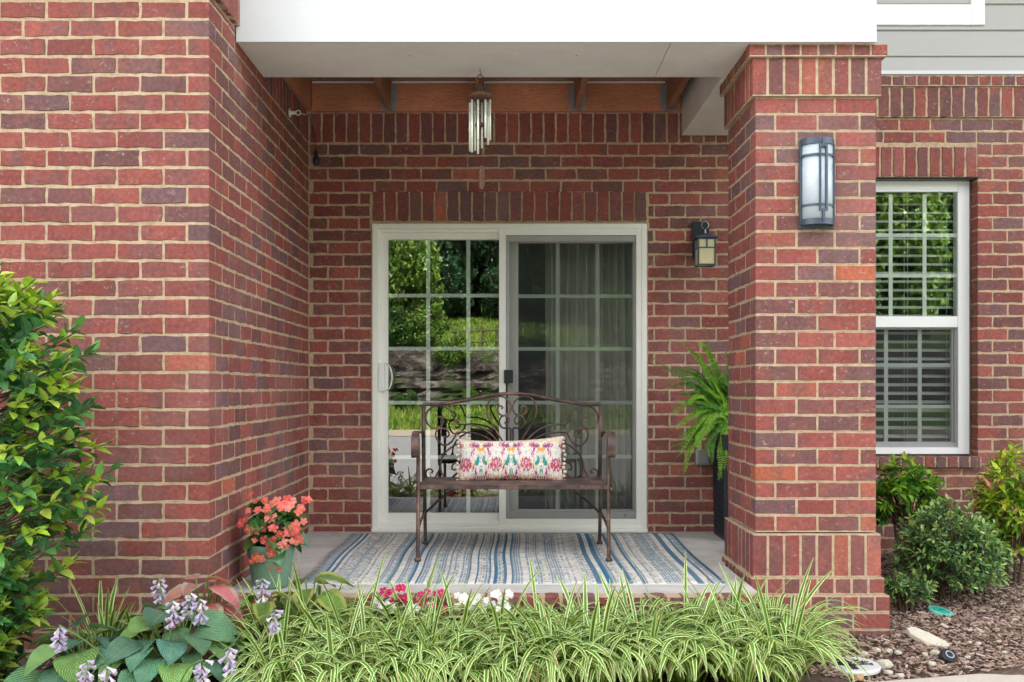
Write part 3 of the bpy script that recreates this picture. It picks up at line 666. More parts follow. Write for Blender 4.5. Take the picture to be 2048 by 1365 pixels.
m = MB(); yy = [-15.4, -15.9, -16.3, -16.7, -17.1, -17.4]
xs3 = [-40 + i*.7 for i in range(116)]
m.add([(x, y + .5*noise.noise(V((x*.5, 2, 1))) + .3*noise.noise(V((x*1.9, y, 1))), hillz(x, y) + .03) for y in yy for x in xs3], [(j*116+i, (j+1)*116+i, (j+1)*116+i+1, j*116+i+1) for j in range(5) for i in range(115)])
struct(m.build("road_verge", M['gravel'], smooth=True))
# rocky bank across the road, ledges broken by noise
m = MB(); nx, nz = 330, 26; vs_ = []
for j in range(nz + 1):
    for i in range(nx + 1):
        x = -26 + i * .16; t = j / nz; r = 22.6 + .9 * noise.noise(V((x * .22, 0, 8)))
        zb = hillz(x, -r + .7) - .15; zt = hillz(x, -r - .9) + .05; z = zb + (zt - zb) * t
        q = V((x * .8, 0, z * 2.4)); lay = noise.turbulence(q, 5, True) * .5 + .35 * noise.noise(V((x * .35, 5, math.floor(z * 3.2 + noise.noise(V((x*.4,1,2)))))))
        vs_.append((x, -r + .45 - .95 * t + .85 * lay * math.sin(math.pi * min(1, t * 1.05 + .04)), z))
m.add(vs_, [(j*(nx+1)+i, j*(nx+1)+i+1, (j+1)*(nx+1)+i+1, (j+1)*(nx+1)+i) for j in range(nz) for i in range(nx)])
struct(m.build("rock_bank", M['rock']))
# mulch bed
m = MB(); xs4 = [-3.4 + i*.1 for i in range(82)]; ys4 = [2.9 + i*.1 for i in range(37)]
def wedge(x): return 3.78 + .229 * x                # front edge of the bed = back edge of the walk
ok = lambda x, y: y > wedge(x) - .25
m.add([(x, max(y, wedge(x) - .12), bedz(x, y)) for y in ys4 for x in xs4], [(j*82+i, j*82+i+1, (j+1)*82+i+1, (j+1)*82+i) for j in range(36) for i in range(81) if ok(xs4[i], ys4[j+1])])
struct(m.build("mulch_bed", M['mulch'], smooth=True))
dirw = V((1, .229, 0)).normalized(); nrm = V((-dirw.y, dirw.x, 0))
wk = struct(MB().box((-6, -1.45, -.62), (6.5, -1.2, -.36), Matrix.Translation((0, 3.78, 0)) @ Matrix.Rotation(math.atan(.229), 4, 'Z')).build("walk_kerb", M['walk']))
wk = bpy.data.objects.new("walkway", None); sc.collection.objects.link(wk); wk.location = (0, 3.0, -.5); wk["kind"] = "structure"
Mw = Matrix.Translation((0, 3.78, 0)) @ Matrix.Rotation(math.atan(.229), 4, 'Z'); u = -6.05
while u < 6.4:
    MB().box((u + .004, -1.195, -.6), (u + 1.216, 0, -.305), Mw).build("slab", M['walk'], wk, bev=.008); u += 1.22

# ------------------------------------------------------------------ bark chips (uncountable)
m = MB()
def chip(x, y, dens_pale=.12):
    z = bedz(x, y); L = uni(.005, .020); W_ = L * uni(.22, .5); T_ = uni(.001, .0032)
    Mx = Matrix.Translation((x, y, z + T_ + uni(0, .012))) @ Matrix.Rotation(uni(0, 6.3), 4, 'Z') @ Matrix.Rotation(uni(-.5, .5), 4, 'X') @ Matrix.Rotation(uni(-.4, .4), 4, 'Y')
    r = rnd.random(); b = (.40, .29, .235) if r < .38 else (.24, .16, .125) if r < .78 else (.07, .046, .038)
    if rnd.random() < dens_pale * .5: b = (.42, .33, .27)
    k = uni(.75, 1.25); m.box((-L, -W_, -T_), (L * uni(.7, 1), W_ * uni(.6, 1), T_), Mx, (b[0]*k, b[1]*k, b[2]*k, 1))
n = 0
while n < 27000:
    x, y = uni(1.2, 4.2), uni(4.0, 6.38)
    if y < wedge(x) + .0 or (PX0 - .06 < x < PX1 + .06 and PY0 - .06 < y < PY1) or (x < PX0 and y > 4.4): continue
    chip(x, y); n += 1
for _ in range(3500):
    x, y = uni(-2.6, 1.3), uni(3.1, 4.23)
    if y > wedge(x) + .02: chip(x, y)
tag(m.build("bark_mulch", M['chip'], kind="stuff"), "brown bark chips strewn over the planting bed", "mulch", kind="stuff")

# ------------------------------------------------------------------ rug
RY0, RY1 = 4.655, 6.26
a0, a1 = (594 - VX) * RY0 / F, (1450 - VX) * RY0 / F
m = MB(); n = 40; vs_ = []; uvs = []
for j in range(n + 1):
    v = j / n; y = RY0 + (RY1 - RY0) * v; e0 = a0 + .006 * math.sin(v * 9); e1 = a1 + .02 * v + .006 * math.sin(v * 7 + 1)
    for i in range(n + 1):
        u = i / n; vs_.append((e0 + (e1 - e0) * u, y, .008 + .0035 * max(0, noise.noise(V((u * 5, v * 4, 2)))))); uvs.append((.001 + u * .998, .001 + v * .998))
m.add(vs_, [(j*(n+1)+i, j*(n+1)+i+1, (j+1)*(n+1)+i+1, (j+1)*(n+1)+i) for j in range(n) for i in range(n)], None, uvs)
rg = thing("outdoor_rug", "cream outdoor rug with blue woven stripes under the bench", "rug", (.03, 5.4, 0))
o = m.build("weave", M['rug'], rg, smooth=True); s_ = o.modifiers.new("thick", 'SOLIDIFY'); s_.thickness = .006; s_.offset = -1
MB().box((a0 - .004, RY0 - .010, .001), (a1 + .004, RY0 - .0005, .0075)).build("binding", M['rugedge'], rg); MB().box((a0 - .004, RY1 + .0005, .001), (a1 + .02, RY1 + .010, .0075)).build("binding", M['rugedge'], rg)

# ------------------------------------------------------------------ iron bench
BX, BF, BK = .045, 5.27, 5.765; HWf, HWb = .517, .522
FLZ = .0125
bn = thing("iron_bench", "rusty iron garden bench with scrolled back on the striped rug", "bench", (BX, 5.5, 0))
SZ = .417
def leg(path, r=.0105): return MB().tube(catmull(path, 4), r, 8)
for s_ in (-1, 1):
    xf, xb = BX + s_ * HWf, BX + s_ * HWb
    lg = leg([(xf, BF - .02, FLZ), (xf, BF - .005, .2), (xf, BF + .01, SZ), (xf, BF + .005, .60), (xf, BF - .012, .675)]).build("leg", M['iron'], bn, smooth=True)
    MB().lathe([(0, 0), (.019, 0), (.019, .012), (.012, .02), (0, .022)], (xf, BF - .02, FLZ - .002), 12).build("foot", M['iron'], lg, smooth=True)
    lg = leg([(xb, BK + .055, FLZ), (xb, BK + .02, .18), (xb, BK, SZ)]).build("leg", M['iron'], bn, smooth=True)
    MB().lathe([(0, 0), (.019, 0), (.019, .012), (.012, .02), (0, .022)], (xb, BK + .055, FLZ - .002), 12).build("foot", M['iron'], lg, smooth=True)
    MB().tube(catmull([(xf, BF - .008, .175), (xf, BF + .15, .20), (xf + .002*s_, BK - .15, .21), (xb, BK + .02, .215)], 4), .008, 8).build("side_stretcher", M['iron'], bn, smooth=True)
    # arc brace from the stretcher up to the seat
    MB().tube(catmull([(xb - s_*.005, BK + .012, .205), (xb - s_*.06, BK - .04, .26), (xb - s_*.15, BK - .09, .335), (xb - s_*.26, BK - .12, .385), (xb - s_*.36, BK - .13, .402)], 5), .0075, 8).build("brace", M['iron'], bn, smooth=True)
    # arm: flat strap from the back post, rolling over at the front
    ax = BX + s_ * .528; pts = [(BK - .005, .66), (BK - .10, .685), (BK - .25, .70), (BF + .06, .705), (BF - .02, .70), (BF - .06, .675), (BF - .075, .63), (BF - .06, .585), (BF - .03, .572), (BF - .012, .59), (BF - .018, .612)]
    cp = catmull([V((ax, y, z)) for y, z in pts], 4); mm = MB(); wd = .021; th = .003; vs_ = []; N_ = len(cp)
    for i, p in enumerate(cp):
        t = (cp[min(i+1, N_-1)] - cp[max(i-1, 0)]).normalized(); nn = V((1, 0, 0)).cross(t); wi_ = wd * (.35 + .65 * sstep(0, .25, i / N_))
        vs_ += [p + V((-wi_, 0, 0)) - nn*th, p + V((wi_, 0, 0)) - nn*th, p + V((wi_, 0, 0)) + nn*th, p + V((-wi_, 0, 0)) + nn*th]
    mm.add(vs_, [(i*4+k, i*4+(k+1)%4, i*4+4+(k+1)%4, i*4+4+k) for i in range(N_-1) for k in range(4)] + [(3, 2, 1, 0), tuple((N_-1)*4+k for k in range(4))])
    mm.build("arm", M['iron'], bn)
    MB().lathe([(0, 0), (.012, 0), (.012, .01), (0, .014)], (0, 0, 0), 8, None, Matrix.Translation((xf + s_*.01, BF + .0, SZ - .02)) @ Matrix.Rotation(s_*RAD(90), 4, 'Y')).build("bolt", M['iron'], bn)
def rod(name, pts, r): return MB().tube(pts, r, 8).build(name, M['iron'], bn, smooth=True)
m = MB(); x0, x1 = BX - HWf + .004, BX + HWf - .004
m.box((x0, BF, SZ - .022), (x1, BF + .012, SZ + .003)); m.box((x0, BK - .012, SZ - .02), (x1, BK, SZ + .001)); m.box((x0 - .002, BF + .012, SZ - .021), (x0 + .010, BK - .012, SZ + .002)); m.box((x1 - .010, BF + .012, SZ - .021), (x1 + .002, BK - .012, SZ + .002))
m.build("seat_frame", M['iron'], bn, bev=.002)
nsl = 9
for i in range(nsl):
    y = BF + .02 + i * (BK - BF - .04) / nsl; MB().box((x0 + .01, y, SZ - .003), (x1 - .01, y + .042, SZ + .002)).build("seat_slat", M['iron'], bn, bev=.0015)
BY = BK + .0
def ZP(x, y, dy=0): return P(820 + x / 4.876, 770 + y / 4.876, BY + dy)
cxz = 993.
bk = MB()
bk.tube([ZP(135, 960), ZP(132, 560), ZP(132, 190)], .0115, 8); bk.tube([ZP(2*cxz-135, 960), ZP(2*cxz-130, 560), ZP(2*cxz-128, 190)], .0115, 8)
arch = [(128, 190), (260, 188), (420, 172), (600, 140), (780, 103), (900, 90), (993, 86)]
bk.tube(catmull([ZP(*p) for p in arch] + [ZP(2*cxz - x, y) for x, y in arch[-2::-1]], 5), .0105, 8)
bk.build("back_frame", M['iron'], bn, smooth=True)
CUR = [
 [(918, 580), (860, 480), (800, 385), (760, 300), (752, 220), (785, 148), (850, 114), (920, 122), (968, 168), (984, 225), (962, 280), (910, 300), (864, 278), (850, 232), (875, 206), (902, 218), (895, 238)],
 [(984, 580), (980, 500), (976, 425), (905, 420), (872, 372), (886, 318), (930, 302), (964, 330), (960, 372), (935, 382), (926, 360)],
 [(872, 580), (800, 492), (700, 424), (600, 390), (500, 384), (452, 372), (428, 320), (405, 262), (360, 222), (290, 205), (220, 215), (167, 268), (155, 340), (190, 400), (250, 420), (308, 400), (325, 350), (300, 314), (266, 320)],
 [(838, 580), (740, 512), (650, 477), (560, 465), (460, 464), (440, 505), (400, 560), (340, 590), (282, 560), (250, 490), (270, 437), (320, 425), (368, 450), (380, 488), (350, 514), (320, 498)],
 [(720, 562), (600, 550), (500, 562), (400, 612), (330, 682), (298, 760), (300, 830), (322, 880), (390, 922), (455, 910), (510, 868), (518, 800), (470, 758), (418, 776), (412, 822), (445, 830)],
 [(298, 790), (275, 850), (240, 908), (196, 920), (158, 888), (160, 838), (194, 820), (222, 842), (206, 862)],
]
for cv in CUR:
    for sgn in (0, 1):
        pts = [ZP(2*cxz - x if sgn else x, y) for x, y in cv]
        rod("scroll", catmull(pts, 5), .0056)
rod("back_rail", [ZP(132, 930), ZP(2*cxz - 132, 930)], .0075)
MB().box(tuple(ZP(955, 600) + V((0, -.012, 0))), tuple(ZP(1105, 548) + V((0, .012, 0)))).build("clamp", M['iron'], bn, bev=.002)

# ------------------------------------------------------------------ lumbar pillow
PW, PH, PD = .30, .128, .062
PC = V(((1022 - VX) * 5.60 / F, 5.60, SZ + .118)); tilt = RAD(-16)
MP = Matrix.Translation(PC) @ Matrix.Rotation(tilt, 4, 'X')
PAL = dict(w=(.80,.77,.71), pk=(.62,.10,.24), mg=(.42,.05,.24), rd=(.42,.06,.09), og=(.75,.30,.03), ye=(.72,.62,.22), tl=(.02,.30,.29), gn=(.12,.36,.22), bl=(.05,.12,.26), lb=(.42,.66,.70), lp=(.75,.42,.52))
def ptn(x, z):                                      # printed ikat motif: mirrored repeats of flames, leaves, diamonds
    per = .172; u = (x + .5*per + 10*per) % per - per/2; a = abs(u); z += .012 * noise.noise(V((a*160, z*14, 3)))
    nn = noise.noise(V((a * 320, z * 46, 1.7))); n2 = noise.noise(V((a * 190, z * 90, 9)))
    c = PAL['w']
    def blob(cx, cz, rx, rz): return ((a - cx)/rx)**2 + ((z - cz)/rz)**2 < 1 + .55*nn
    if n2 > .12: c = PAL['lp'] if nn > .12 else (.70, .46, .26) if nn > -.12 else PAL['w']
    if n2 < -.22: c = (PAL['og'] if a > .05 else PAL['tl'] if z < .02 else PAL['mg']) if nn > .1 else PAL['lp'] if nn > -.05 else PAL['w']
    if z > .088 and n2 > .02: c = PAL['lp'] if nn > 0 else PAL['ye']
    if blob(.012, .052, .011, .020): c = PAL['og'] if n2 > -.1 else PAL['ye']
    if blob(.024, .070, .012, .014): c = PAL['bl'] if n2 > 0 else PAL['mg']
    if blob(.040, .062, .006, .03): c = PAL['mg'] if nn > -.1 else PAL['pk']
    if blob(.055, .075, .014, .012): c = PAL['mg'] if n2 > -.2 else PAL['og']
    if blob(.086, .022, .017, .032): c = PAL['w']
    if blob(.086, .028, .006, .016): c = PAL['lb']
    if blob(.050, .020, .008, .028) and nn > -.15: c = PAL['lp'] if n2 > 0 else PAL['mg']
    if blob(.016, -.012, .009, .022): c = PAL['gn'] if n2 > 0 else PAL['tl']
    if blob(.026, -.036, .010, .014): c = PAL['tl'] if n2 > -.2 else PAL['bl']
    if blob(.080, -.040, .028, .040) and abs(nn) < .32: c = PAL['pk'] if n2 > 0 else PAL['rd']
    if blob(.044, -.045, .006, .026): c = PAL['ye'] if nn > 0 else PAL['mg']
    if blob(.0, -.082, .010, .022) and a > .002: c = PAL['gn']
    if blob(.030, -.092, .007, .020): c = PAL['mg']
    if z < -.098 and n2 > -.1: c = PAL['rd'] if nn > .0 else PAL['og'] if nn > -.2 else PAL['w']
    if nn > .46: c = PAL['w']
    return (*c, 1)
nu, nv = 200, 84; m = MB()
for side in (-1, 1):
    vs_ = []; cs = []
    for j in range(nv + 1):
        for i in range(nu + 1):
            u, v = 2*i/nu - 1, 2*j/nv - 1
            pin = 1 - .045 * (1 - u*u) * abs(v)**3
            x = PW * u * (1 - .03 * (1 - v*v) * abs(u)**3); z = PH * v * pin - (.014 * (1 - u*u) if v > 0 else 0) * v + (.010 * u * max(v, 0))
            th = PD * ((1 - abs(u)**3.2) * (1 - abs(v)**2.6)) ** .55 * (1 + .06 * noise.noise(V((u*3, v*2, side))))
            vs_.append(MP @ V((x, side * th, z))); cs.append(ptn(x, z))
    fs_ = [(j*(nu+1)+i, j*(nu+1)+i+1, (j+1)*(nu+1)+i+1, (j+1)*(nu+1)+i) for j in range(nv) for i in range(nu)]
    m.add(vs_, fs_ if side < 0 else [q[::-1] for q in fs_], cs)
pw_ = thing("lumbar_pillow", "multicoloured ikat lumbar pillow with pompom ends on the bench", "pillow", (PC.x, PC.y, SZ))
m.build("cover", M['pillow'], pw_, smooth=True)
for s_ in (-1, 1):
    for i in range(11):
        v = -1 + 2 * i / 10; c = MP @ V((s_ * (PW + .006 + uni(-.004, .006)), uni(-.008, .008), PH * v * .98)); r = uni(.0085, .011); mm = MB()
        mm.lathe([(r * math.sin(math.pi * k / 6) * uni(.9, 1.1), -r * math.cos(math.pi * k / 6)) for k in range(7)], c, 9); mm.build("pompom", M['pom'], pw_, smooth=True)

# ------------------------------------------------------------------ wind chime
CY = 5.05; wc = thing("wind_chime", "silver tube wind chime hanging from the beam soffit", "wind chime", tuple(P(962, 140, CY)))
zp = lambda px, py, Y=CY: P(px, py, Y)
hk = zp(960, 150); t0 = V((hk.x, CY, BZ + .006))
MB().tube(catmull([t0, hk + V((0, 0, .02)), hk + V((.006, 0, .004)), hk + V((.002, 0, -.006)), hk + V((-.005, 0, 0))], 4), .0016, 6).build("hook", M['darkmetal'], wc)
MB().tube([hk + V((.013*math.cos(a*math.pi/8), 0, -.012 + .013*math.sin(a*math.pi/8))) for a in range(16)], .0018, 6, None, True).build("ring", M['darkmetal'], wc)
dc = zp(962, 193); rb = hk + V((0, 0, -.025))
for a in (0.4, 1.6, 2.9, 4.2, 5.4): MB().tube([rb, dc + V((.036*math.cos(a), .036*math.sin(a), .012))], .0011, 5).build("cord", M['darkmetal'], wc)
MB().lathe([(0, .012), (.052, .012), (.062, .006), (.062, -.006), (.05, -.012), (0, -.012)], dc, 28).build("top_disc", M['chimewood'], wc, smooth=True)
for k, (px, y1, dep) in enumerate(((940, 303, .0), (944, 305, -.046), (950, 302, .03), (956, 308, -.052), (964, 297, .045), (971, 276, -.048), (976, 290, .012), (980, 281, -.022))):
    a = zp(px, 200 if dep < 0 else 206, CY + dep); b = zp(px, y1, CY + dep)
    MB().tube([a, b], .0062, 12).build("tube", M['chime'], wc, smooth=True); MB().tube([a + V((0, 0, -.004)), (a.x, a.y, dc.z - .008)], .0008, 4).build("string", M['darkmetal'], wc)
st = zp(960, 250); MB().lathe([(0, .008), (.022, .008), (.027, 0), (.022, -.008), (0, -.008)], st, 18).build("striker", M['chimewood'], wc, smooth=True)
MB().tube([dc, st, zp(961, 332)], .0009, 4).build("string", M['darkmetal'], wc)
sp = zp(962, 356); MB().prism([(-.014 + .0, -.062), (.006, -.066), (.022, -.03), (.022, .03), (.008, .066), (-.010, .06), (-.02, .02), (-.02, -.03)], Matrix.Translation(sp) @ Matrix.Rotation(RAD(55), 4, 'Z') @ Matrix.Rotation(RAD(90), 4, 'X'), .010).build("sail", M['chimewood'], wc, bev=.002)

# ------------------------------------------------------------------ pillar sconce
SCY = PY0 - .003; sx = lambda px: (px - VX) * SCY / F; sz = lambda py: CH + (HY - py) * SCY / F
scx, z0, z1, r = (sx(1597) + sx(1667)) / 2, sz(458), sz(282), (sx(1667) - sx(1597)) / 2
so = thing("pillar_sconce", "half-round frosted glass sconce with slate metal bars on the pillar", "wall lamp", (scx, SCY, z0))
MB().box((scx - r, SCY - .014, z0), (scx + r, SCY, z1)).build("back_plate", M['lampmetal'], so, bev=.002)
Mh = Matrix.Rotation(math.pi, 4, 'Z') @ Matrix.Diagonal((1, .85, 1, 1))
gr = r - .006
MB().lathe([(gr - .012, z0 + .012), (gr - .006, z0 + .012), (gr - .006, z1 - .012), (gr - .012, z1 - .012)], (scx, SCY - .014, 0), 28, None, Mh, True).build("diffuser", M['opal'], so, smooth=True)
def band(za, zb2, r0, r1): return MB().lathe([(r0, za), (r1, za), (r1, zb2), (r0, zb2), (r0, za)], (scx, SCY - .014, 0), 28, None, Mh, True)
band(z1 - .03, z1, gr - .014, gr).build("top_band", M['lampmetal'], so); band(z0 + .012, z0 + .04, gr - .014, gr).build("bottom_band", M['lampmetal'], so)
MB().lathe([(0, z1 - .004), (gr - .001, z1 - .004), (gr - .001, z1 - .001), (0, z1 - .001)], (scx, SCY - .014, 0), 28, None, Mh, True).build("cap", M['lampmetal'], so)
MB().lathe([(0, z0 + .05), (gr - .012, z0 + .05)], (scx, SCY - .014, 0), 28, None, Mh, True).build("bottom_plate", M['black'], so)
for zz in (sz(316), sz(415)): band(zz - .005, zz + .005, gr - .006, gr + .001).build("bar", M['lampmetal'], so)
def vbar(ang, za, zb2, hw=.006):
    c = V((scx - gr*math.cos(ang), SCY - .014 - .85*gr*math.sin(ang), 0)); return MB().box((-hw, -.006, za), (hw, .004, zb2), Matrix.Translation(c) @ Matrix.Rotation(math.pi/2 - ang if False else (ang - math.pi/2), 4, 'Z'))
am, dd = RAD(97), .20
for a_ in (am - dd, am + dd): vbar(a_, sz(426), sz(299), .0045).build("bar", M['lampmetal'], so)
vbar(am, sz(301), sz(286), .006).build("bar", M['lampmetal'], so); vbar(am, sz(446), sz(424), .006).build("bar", M['lampmetal'], so)
for zz in (sz(299.5), sz(425.5)):
    vbar(am, zz - .006, zz + .006, .021).build("bar", M['lampmetal'], so)
for a_ in (.03, math.pi - .03): vbar(a_, z0 + .02, z1 - .02, .005).build("bar", M['lampmetal'], so)

# ------------------------------------------------------------------ lantern by the door
LY = YB - .005; ln = thing("wall_lantern", "small mission lantern with amber glass on the wall beside the door", "wall lamp", tuple(P(1400, 530, LY)))
a, b = P(1384, 519, LY), P(1418, 445, LY)
MB().box((a.x, LY - .022, a.z), (b.x, LY, b.z)).build("back_plate", M['planter'], ln, bev=.003)
LF = LY - .20; p0, p1 = P(1396, 531, LF), P(1432, 476, LF); lx0, lx1, lz0, lz1 = p0.x, p1.x, p0.z, p1.z; ly0, ly1 = LF, LF + .115
gm = MB(); e = .0045
gm.box((lx0 + e, ly0 + .004, lz0 + .012), (lx1 - e, ly1 - .004, lz1)); gm.build("glass_panes", M['amber'], ln)
fr = MB()
for x in (lx0, lx1 - .009):
    for y in (ly0, ly1 - .009): fr.box((x, y, lz0), (x + .009, y + .009, lz1))
for z in (lz0, lz0 + (lz1 - lz0) * .63, lz1 - .008):
    for y in (ly0 + .0005, ly1 - .0085): fr.box((lx0 + .009, y, z), (lx1 - .009, y + .008, z + .008))
    for x in (lx0 + .0005, lx1 - .0085): fr.box((x, ly0 + .009, z), (x + .008, ly1 - .009, z + .008))
zc = lz0 + (lz1 - lz0) * .63 + .008; mx = (lx0 + lx1) / 2; my = (ly0 + ly1) / 2
for y in (ly0 + .001, ly1 - .008): fr.box((mx - .005, y, zc), (mx + .005, y + .007, lz1 - .008))
for x in (lx0 + .001, lx1 - .008): fr.box((x, my - .005, zc), (x + .007, my + .005, lz1 - .008))
fr.build("lantern_frame", M['lampmetal'], ln)
hw = (lx1 - lx0) / 2 + .014; m = MB(); zr = lz1 + .002
pv = [(mx + sx_*q, my + sy_*q, z) for q, z in ((hw, zr), (hw, zr + .008), (hw*.45, zr + .022), (.010, zr + .036)) for sx_, sy_ in ((-1, -1), (1, -1), (1, 1), (-1, 1))]
m.add(pv, [(3, 2, 1, 0)] + [(i*4+k, i*4+(k+1)%4, i*4+4+(k+1)%4, i*4+4+k) for i in range(3) for k in range(4)] + [(12, 13, 14, 15)]); m.build("roof", M['lampmetal'], ln)
MB().lathe([(.006, 0), (.009, .006), (.004, .012), (.006, .02), (.003, .026)], (mx, my, zr + .036), 10).build("finial", M['galv'], ln, smooth=True)
MB().tube([V((mx + .022*math.sin(k*.3 + .45), my, zr + .088 - .024*math.cos(k*.3 + .45 + math.pi) * -1)) for k in range(19)], .0022, 6).build("ring", M['galv'], ln)
MB().tube([(mx, my, zr + .01), (mx, my + .06, zr + .05), (mx, LY - .02, zr + .02)], .006, 8).build("bracket", M['planter'], ln)

# ------------------------------------------------------------------ eye bolt and string-light wire, outlet
EY = 5.815; ez = CH + (HY - 226) * EY / F
eb = thing("eye_bolt", "white eye bolt screwed into the side wall under the joists", "eye bolt", (XL, EY, ez))
MB().lathe([(0, 0), (.026, 0), (.026, .006), (.012, .010), (.010, .04), (0, .04)], (0, 0, 0), 16, None, Matrix.Translation((XL + .002, EY, ez)) @ Matrix.Rotation(RAD(90), 4, 'Y')).build("base_plate", M['ceramic'], eb, smooth=True)
MB().tube([V((XL + .055 + .014*math.cos(k*math.pi/7), EY, ez + .014*math.sin(k*math.pi/7))) for k in range(14)], .004, 6, None, True).build("eye", M['ceramic'], eb, smooth=True)
MB().tube(catmull([(XL + .066, EY, ez), (XL + .08, EY + .06, ez + .006), (XL + .10, EY + .02, ez - .004), (XL + .114, EY, ez)], 4), .003, 6).build("hook", M['ceramic'], eb)
cw = thing("light_wire", "dark wire with a small bulb hanging in the corner by the ledger", "wire", (XL + .05, 6.33, 2.6))
c0 = V((XL + .114, EY, ez)); c1 = V((XL + .03, YB - .03, ez + .07)); c2 = V((XL + .05, YB - .03, ez - .02))
MB().tube(catmull([c0, (XL + .08, EY + .25, ez + .02), c1, c2, V((XL + .055, YB - .03, ez - .10))], 5), .0025, 6).build("cable", M['black'], cw)
MB().lathe([(.008, 0), (.011, -.03), (.022, -.06), (.020, -.085), (0, -.10)], (XL + .055, YB - .03, ez - .09), 12).build("bulb", M['planter'], cw, smooth=True)
p0, p1 = P(1389, 930, YB), P(1417, 898, YB)
ob = thing("outlet_box", "grey weatherproof outlet box on the wall behind the fern", "outlet", (p0.x, YB, p0.z))
MB().box((p0.x, YB - .045, p0.z), (p1.x, YB - .002, p1.z)).build("cover", M['screen_frame'], ob, bev=.008); MB().box((p0.x + .012, YB - .052, p0.z + .012), (p1.x - .012, YB - .0455, p1.z - .012)).build("lid", M['screen_frame'], ob, bev=.004)

# ------------------------------------------------------------------ leaves and plants
def leaf_geo(L, W_, prof, fold=.25, droop=.3, twist=0, wave=0, nseg=None):
    """blade along +Y, tip at y=L, face up (+Z); three vertices per station"""
    n_ = len(prof) - 1; vs_ = []; uv = []
    for i, pw in enumerate(prof):
        t = i / n_; y = L * t; z = -droop * L * t * t; hw_ = W_ / 2 * pw; wz = wave * L * math.sin(i * 2.3)
        vs_ += [(-hw_, y - .0 * hw_, z + fold * hw_ + wz), (0, y, z), (hw_, y, z + fold * hw_ - wz)]; uv += [(.02, t), (.5, t), (.98, t)]
    fs_ = []
    for i in range(n_): fs_ += [(i*3, i*3+1, i*3+4, i*3+3), (i*3+1, i*3+2, i*3+5, i*3+4)]
    return vs_, fs_, uv
def leaf_mesh(name, mat, *a, **k):
    m_ = MB(); v_, f_, u_ = leaf_geo(*a, **k); m_.add(v_, f_, None, u_); return m_.mesh(name, mat, True)
OVAL = [.05, .55, .88, 1, .93, .74, .45, .03]; LANCE = [.1, .7, 1, .95, .8, .6, .35, .02]
HOLLY = [.08, .62, .72, .98, .86, 1.0, .78, .82, .52, .48, .2, .02]
def orient(p, d, up=V((0, 0, 1)), roll=0):          # leaf from p pointing to d
    d = V(d).normalized(); x = d.cross(up); x = x.normalized() if x.length > 1e-4 else V((1, 0, 0)); z = x.cross(d)
    return Matrix.Translation(p) @ Matrix((x, d, z)).transposed().to_4x4() @ Matrix.Rotation(roll, 4, 'Y')
def add_leaf(mb, geo, Mx, col, s_=1.0):
    v_, f_, u_ = geo; mb.add([Mx @ (V(q) * s_) for q in v_], f_, col, u_)
def jcol(c, k=.2): f = uni(1 - k, 1 + k); return (c[0]*f*uni(.92, 1.08), c[1]*f, c[2]*f*uni(.9, 1.1), 1)
def rdir(): 
    while True:
        q = V((uni(-1, 1), uni(-1, 1), uni(-1, 1)))
        if .05 < q.length < 1: return q.normalized()

# striped grass clumps
def blade(mb, p, az, th0, th1, L, W_, col, nseg=12):
    t_ = V((math.cos(az), math.sin(az), 0)); sd2 = V((-math.sin(az), math.cos(az), 0)); q = V(p); vs_ = []; uv = []; tw = uni(-.5, .5)
    for i in range(nseg + 1):
        t = i / nseg; th = th0 + (th1 - th0) * t ** 1.55; d = V((0, 0, 1)) * math.cos(th) + t_ * math.sin(th)
        w_ = W_ / 2 * min(1, .55 + t * 1.6) * (1 if t < .75 else max(.04, (1 - t) / .25) ** .6)
        nn = sd2.cross(d); s3 = (sd2 * math.cos(tw * t) + nn * math.sin(tw * t))
        vs_ += [q - s3 * w_ + nn * w_ * .25, q.copy(), q + s3 * w_ + nn * w_ * .25]; uv += [(.01, max(t, .01)), (.5, max(t, .01)), (.99, max(t, .01))]
        q = q + d * (L / nseg)
    fs_ = []
    for i in range(nseg): fs_ += [(i*3, i*3+1, i*3+4, i*3+3), (i*3+1, i*3+2, i*3+5, i*3+4)]
    mb.add(vs_, fs_, col, uv)
GREENS = [(.10, .25, .03), (.07, .19, .02), (.13, .29, .05), (.09, .23, .016)]
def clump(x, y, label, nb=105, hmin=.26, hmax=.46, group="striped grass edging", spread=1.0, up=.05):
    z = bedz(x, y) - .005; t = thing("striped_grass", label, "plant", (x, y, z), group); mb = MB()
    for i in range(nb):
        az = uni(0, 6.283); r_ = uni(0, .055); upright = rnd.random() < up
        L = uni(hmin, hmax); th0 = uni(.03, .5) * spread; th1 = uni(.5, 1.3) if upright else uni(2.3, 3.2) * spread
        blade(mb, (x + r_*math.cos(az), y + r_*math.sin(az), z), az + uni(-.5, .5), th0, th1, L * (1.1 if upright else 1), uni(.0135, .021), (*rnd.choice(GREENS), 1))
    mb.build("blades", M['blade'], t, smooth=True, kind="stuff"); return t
xs5 = [(-1.0 + i * .195) for i in range(12)]
for i, x in enumerate(xs5):
    yb = 4.16 + .04 * math.sin(i * 2.1)
    clump(x + uni(-.03, .03), yb, "white-edged arching grass clump in the back row along the patio edge", 84, .32, .50)
for i in range(12):
    x = -.90 + i * .182
    clump(x + uni(-.03, .03), 3.92 + .05 * math.sin(i * 1.7), "white-edged arching grass clump in the front row of the edging", 90, .32, .50, "front row of striped grass")
for i in range(10): clump(-.84 + i * .195, wedge(-.84 + i * .195) + .05 + uni(-.02, .03), "white-edged grass clump lowest in the picture beside the walk", 84, .30, .47, "lowest striped grass", 1.05, .03)
clump(1.28, 4.33, "white-edged grass clump spilling over the pillar foot", 50, .28, .46, None, 1.0, .02)
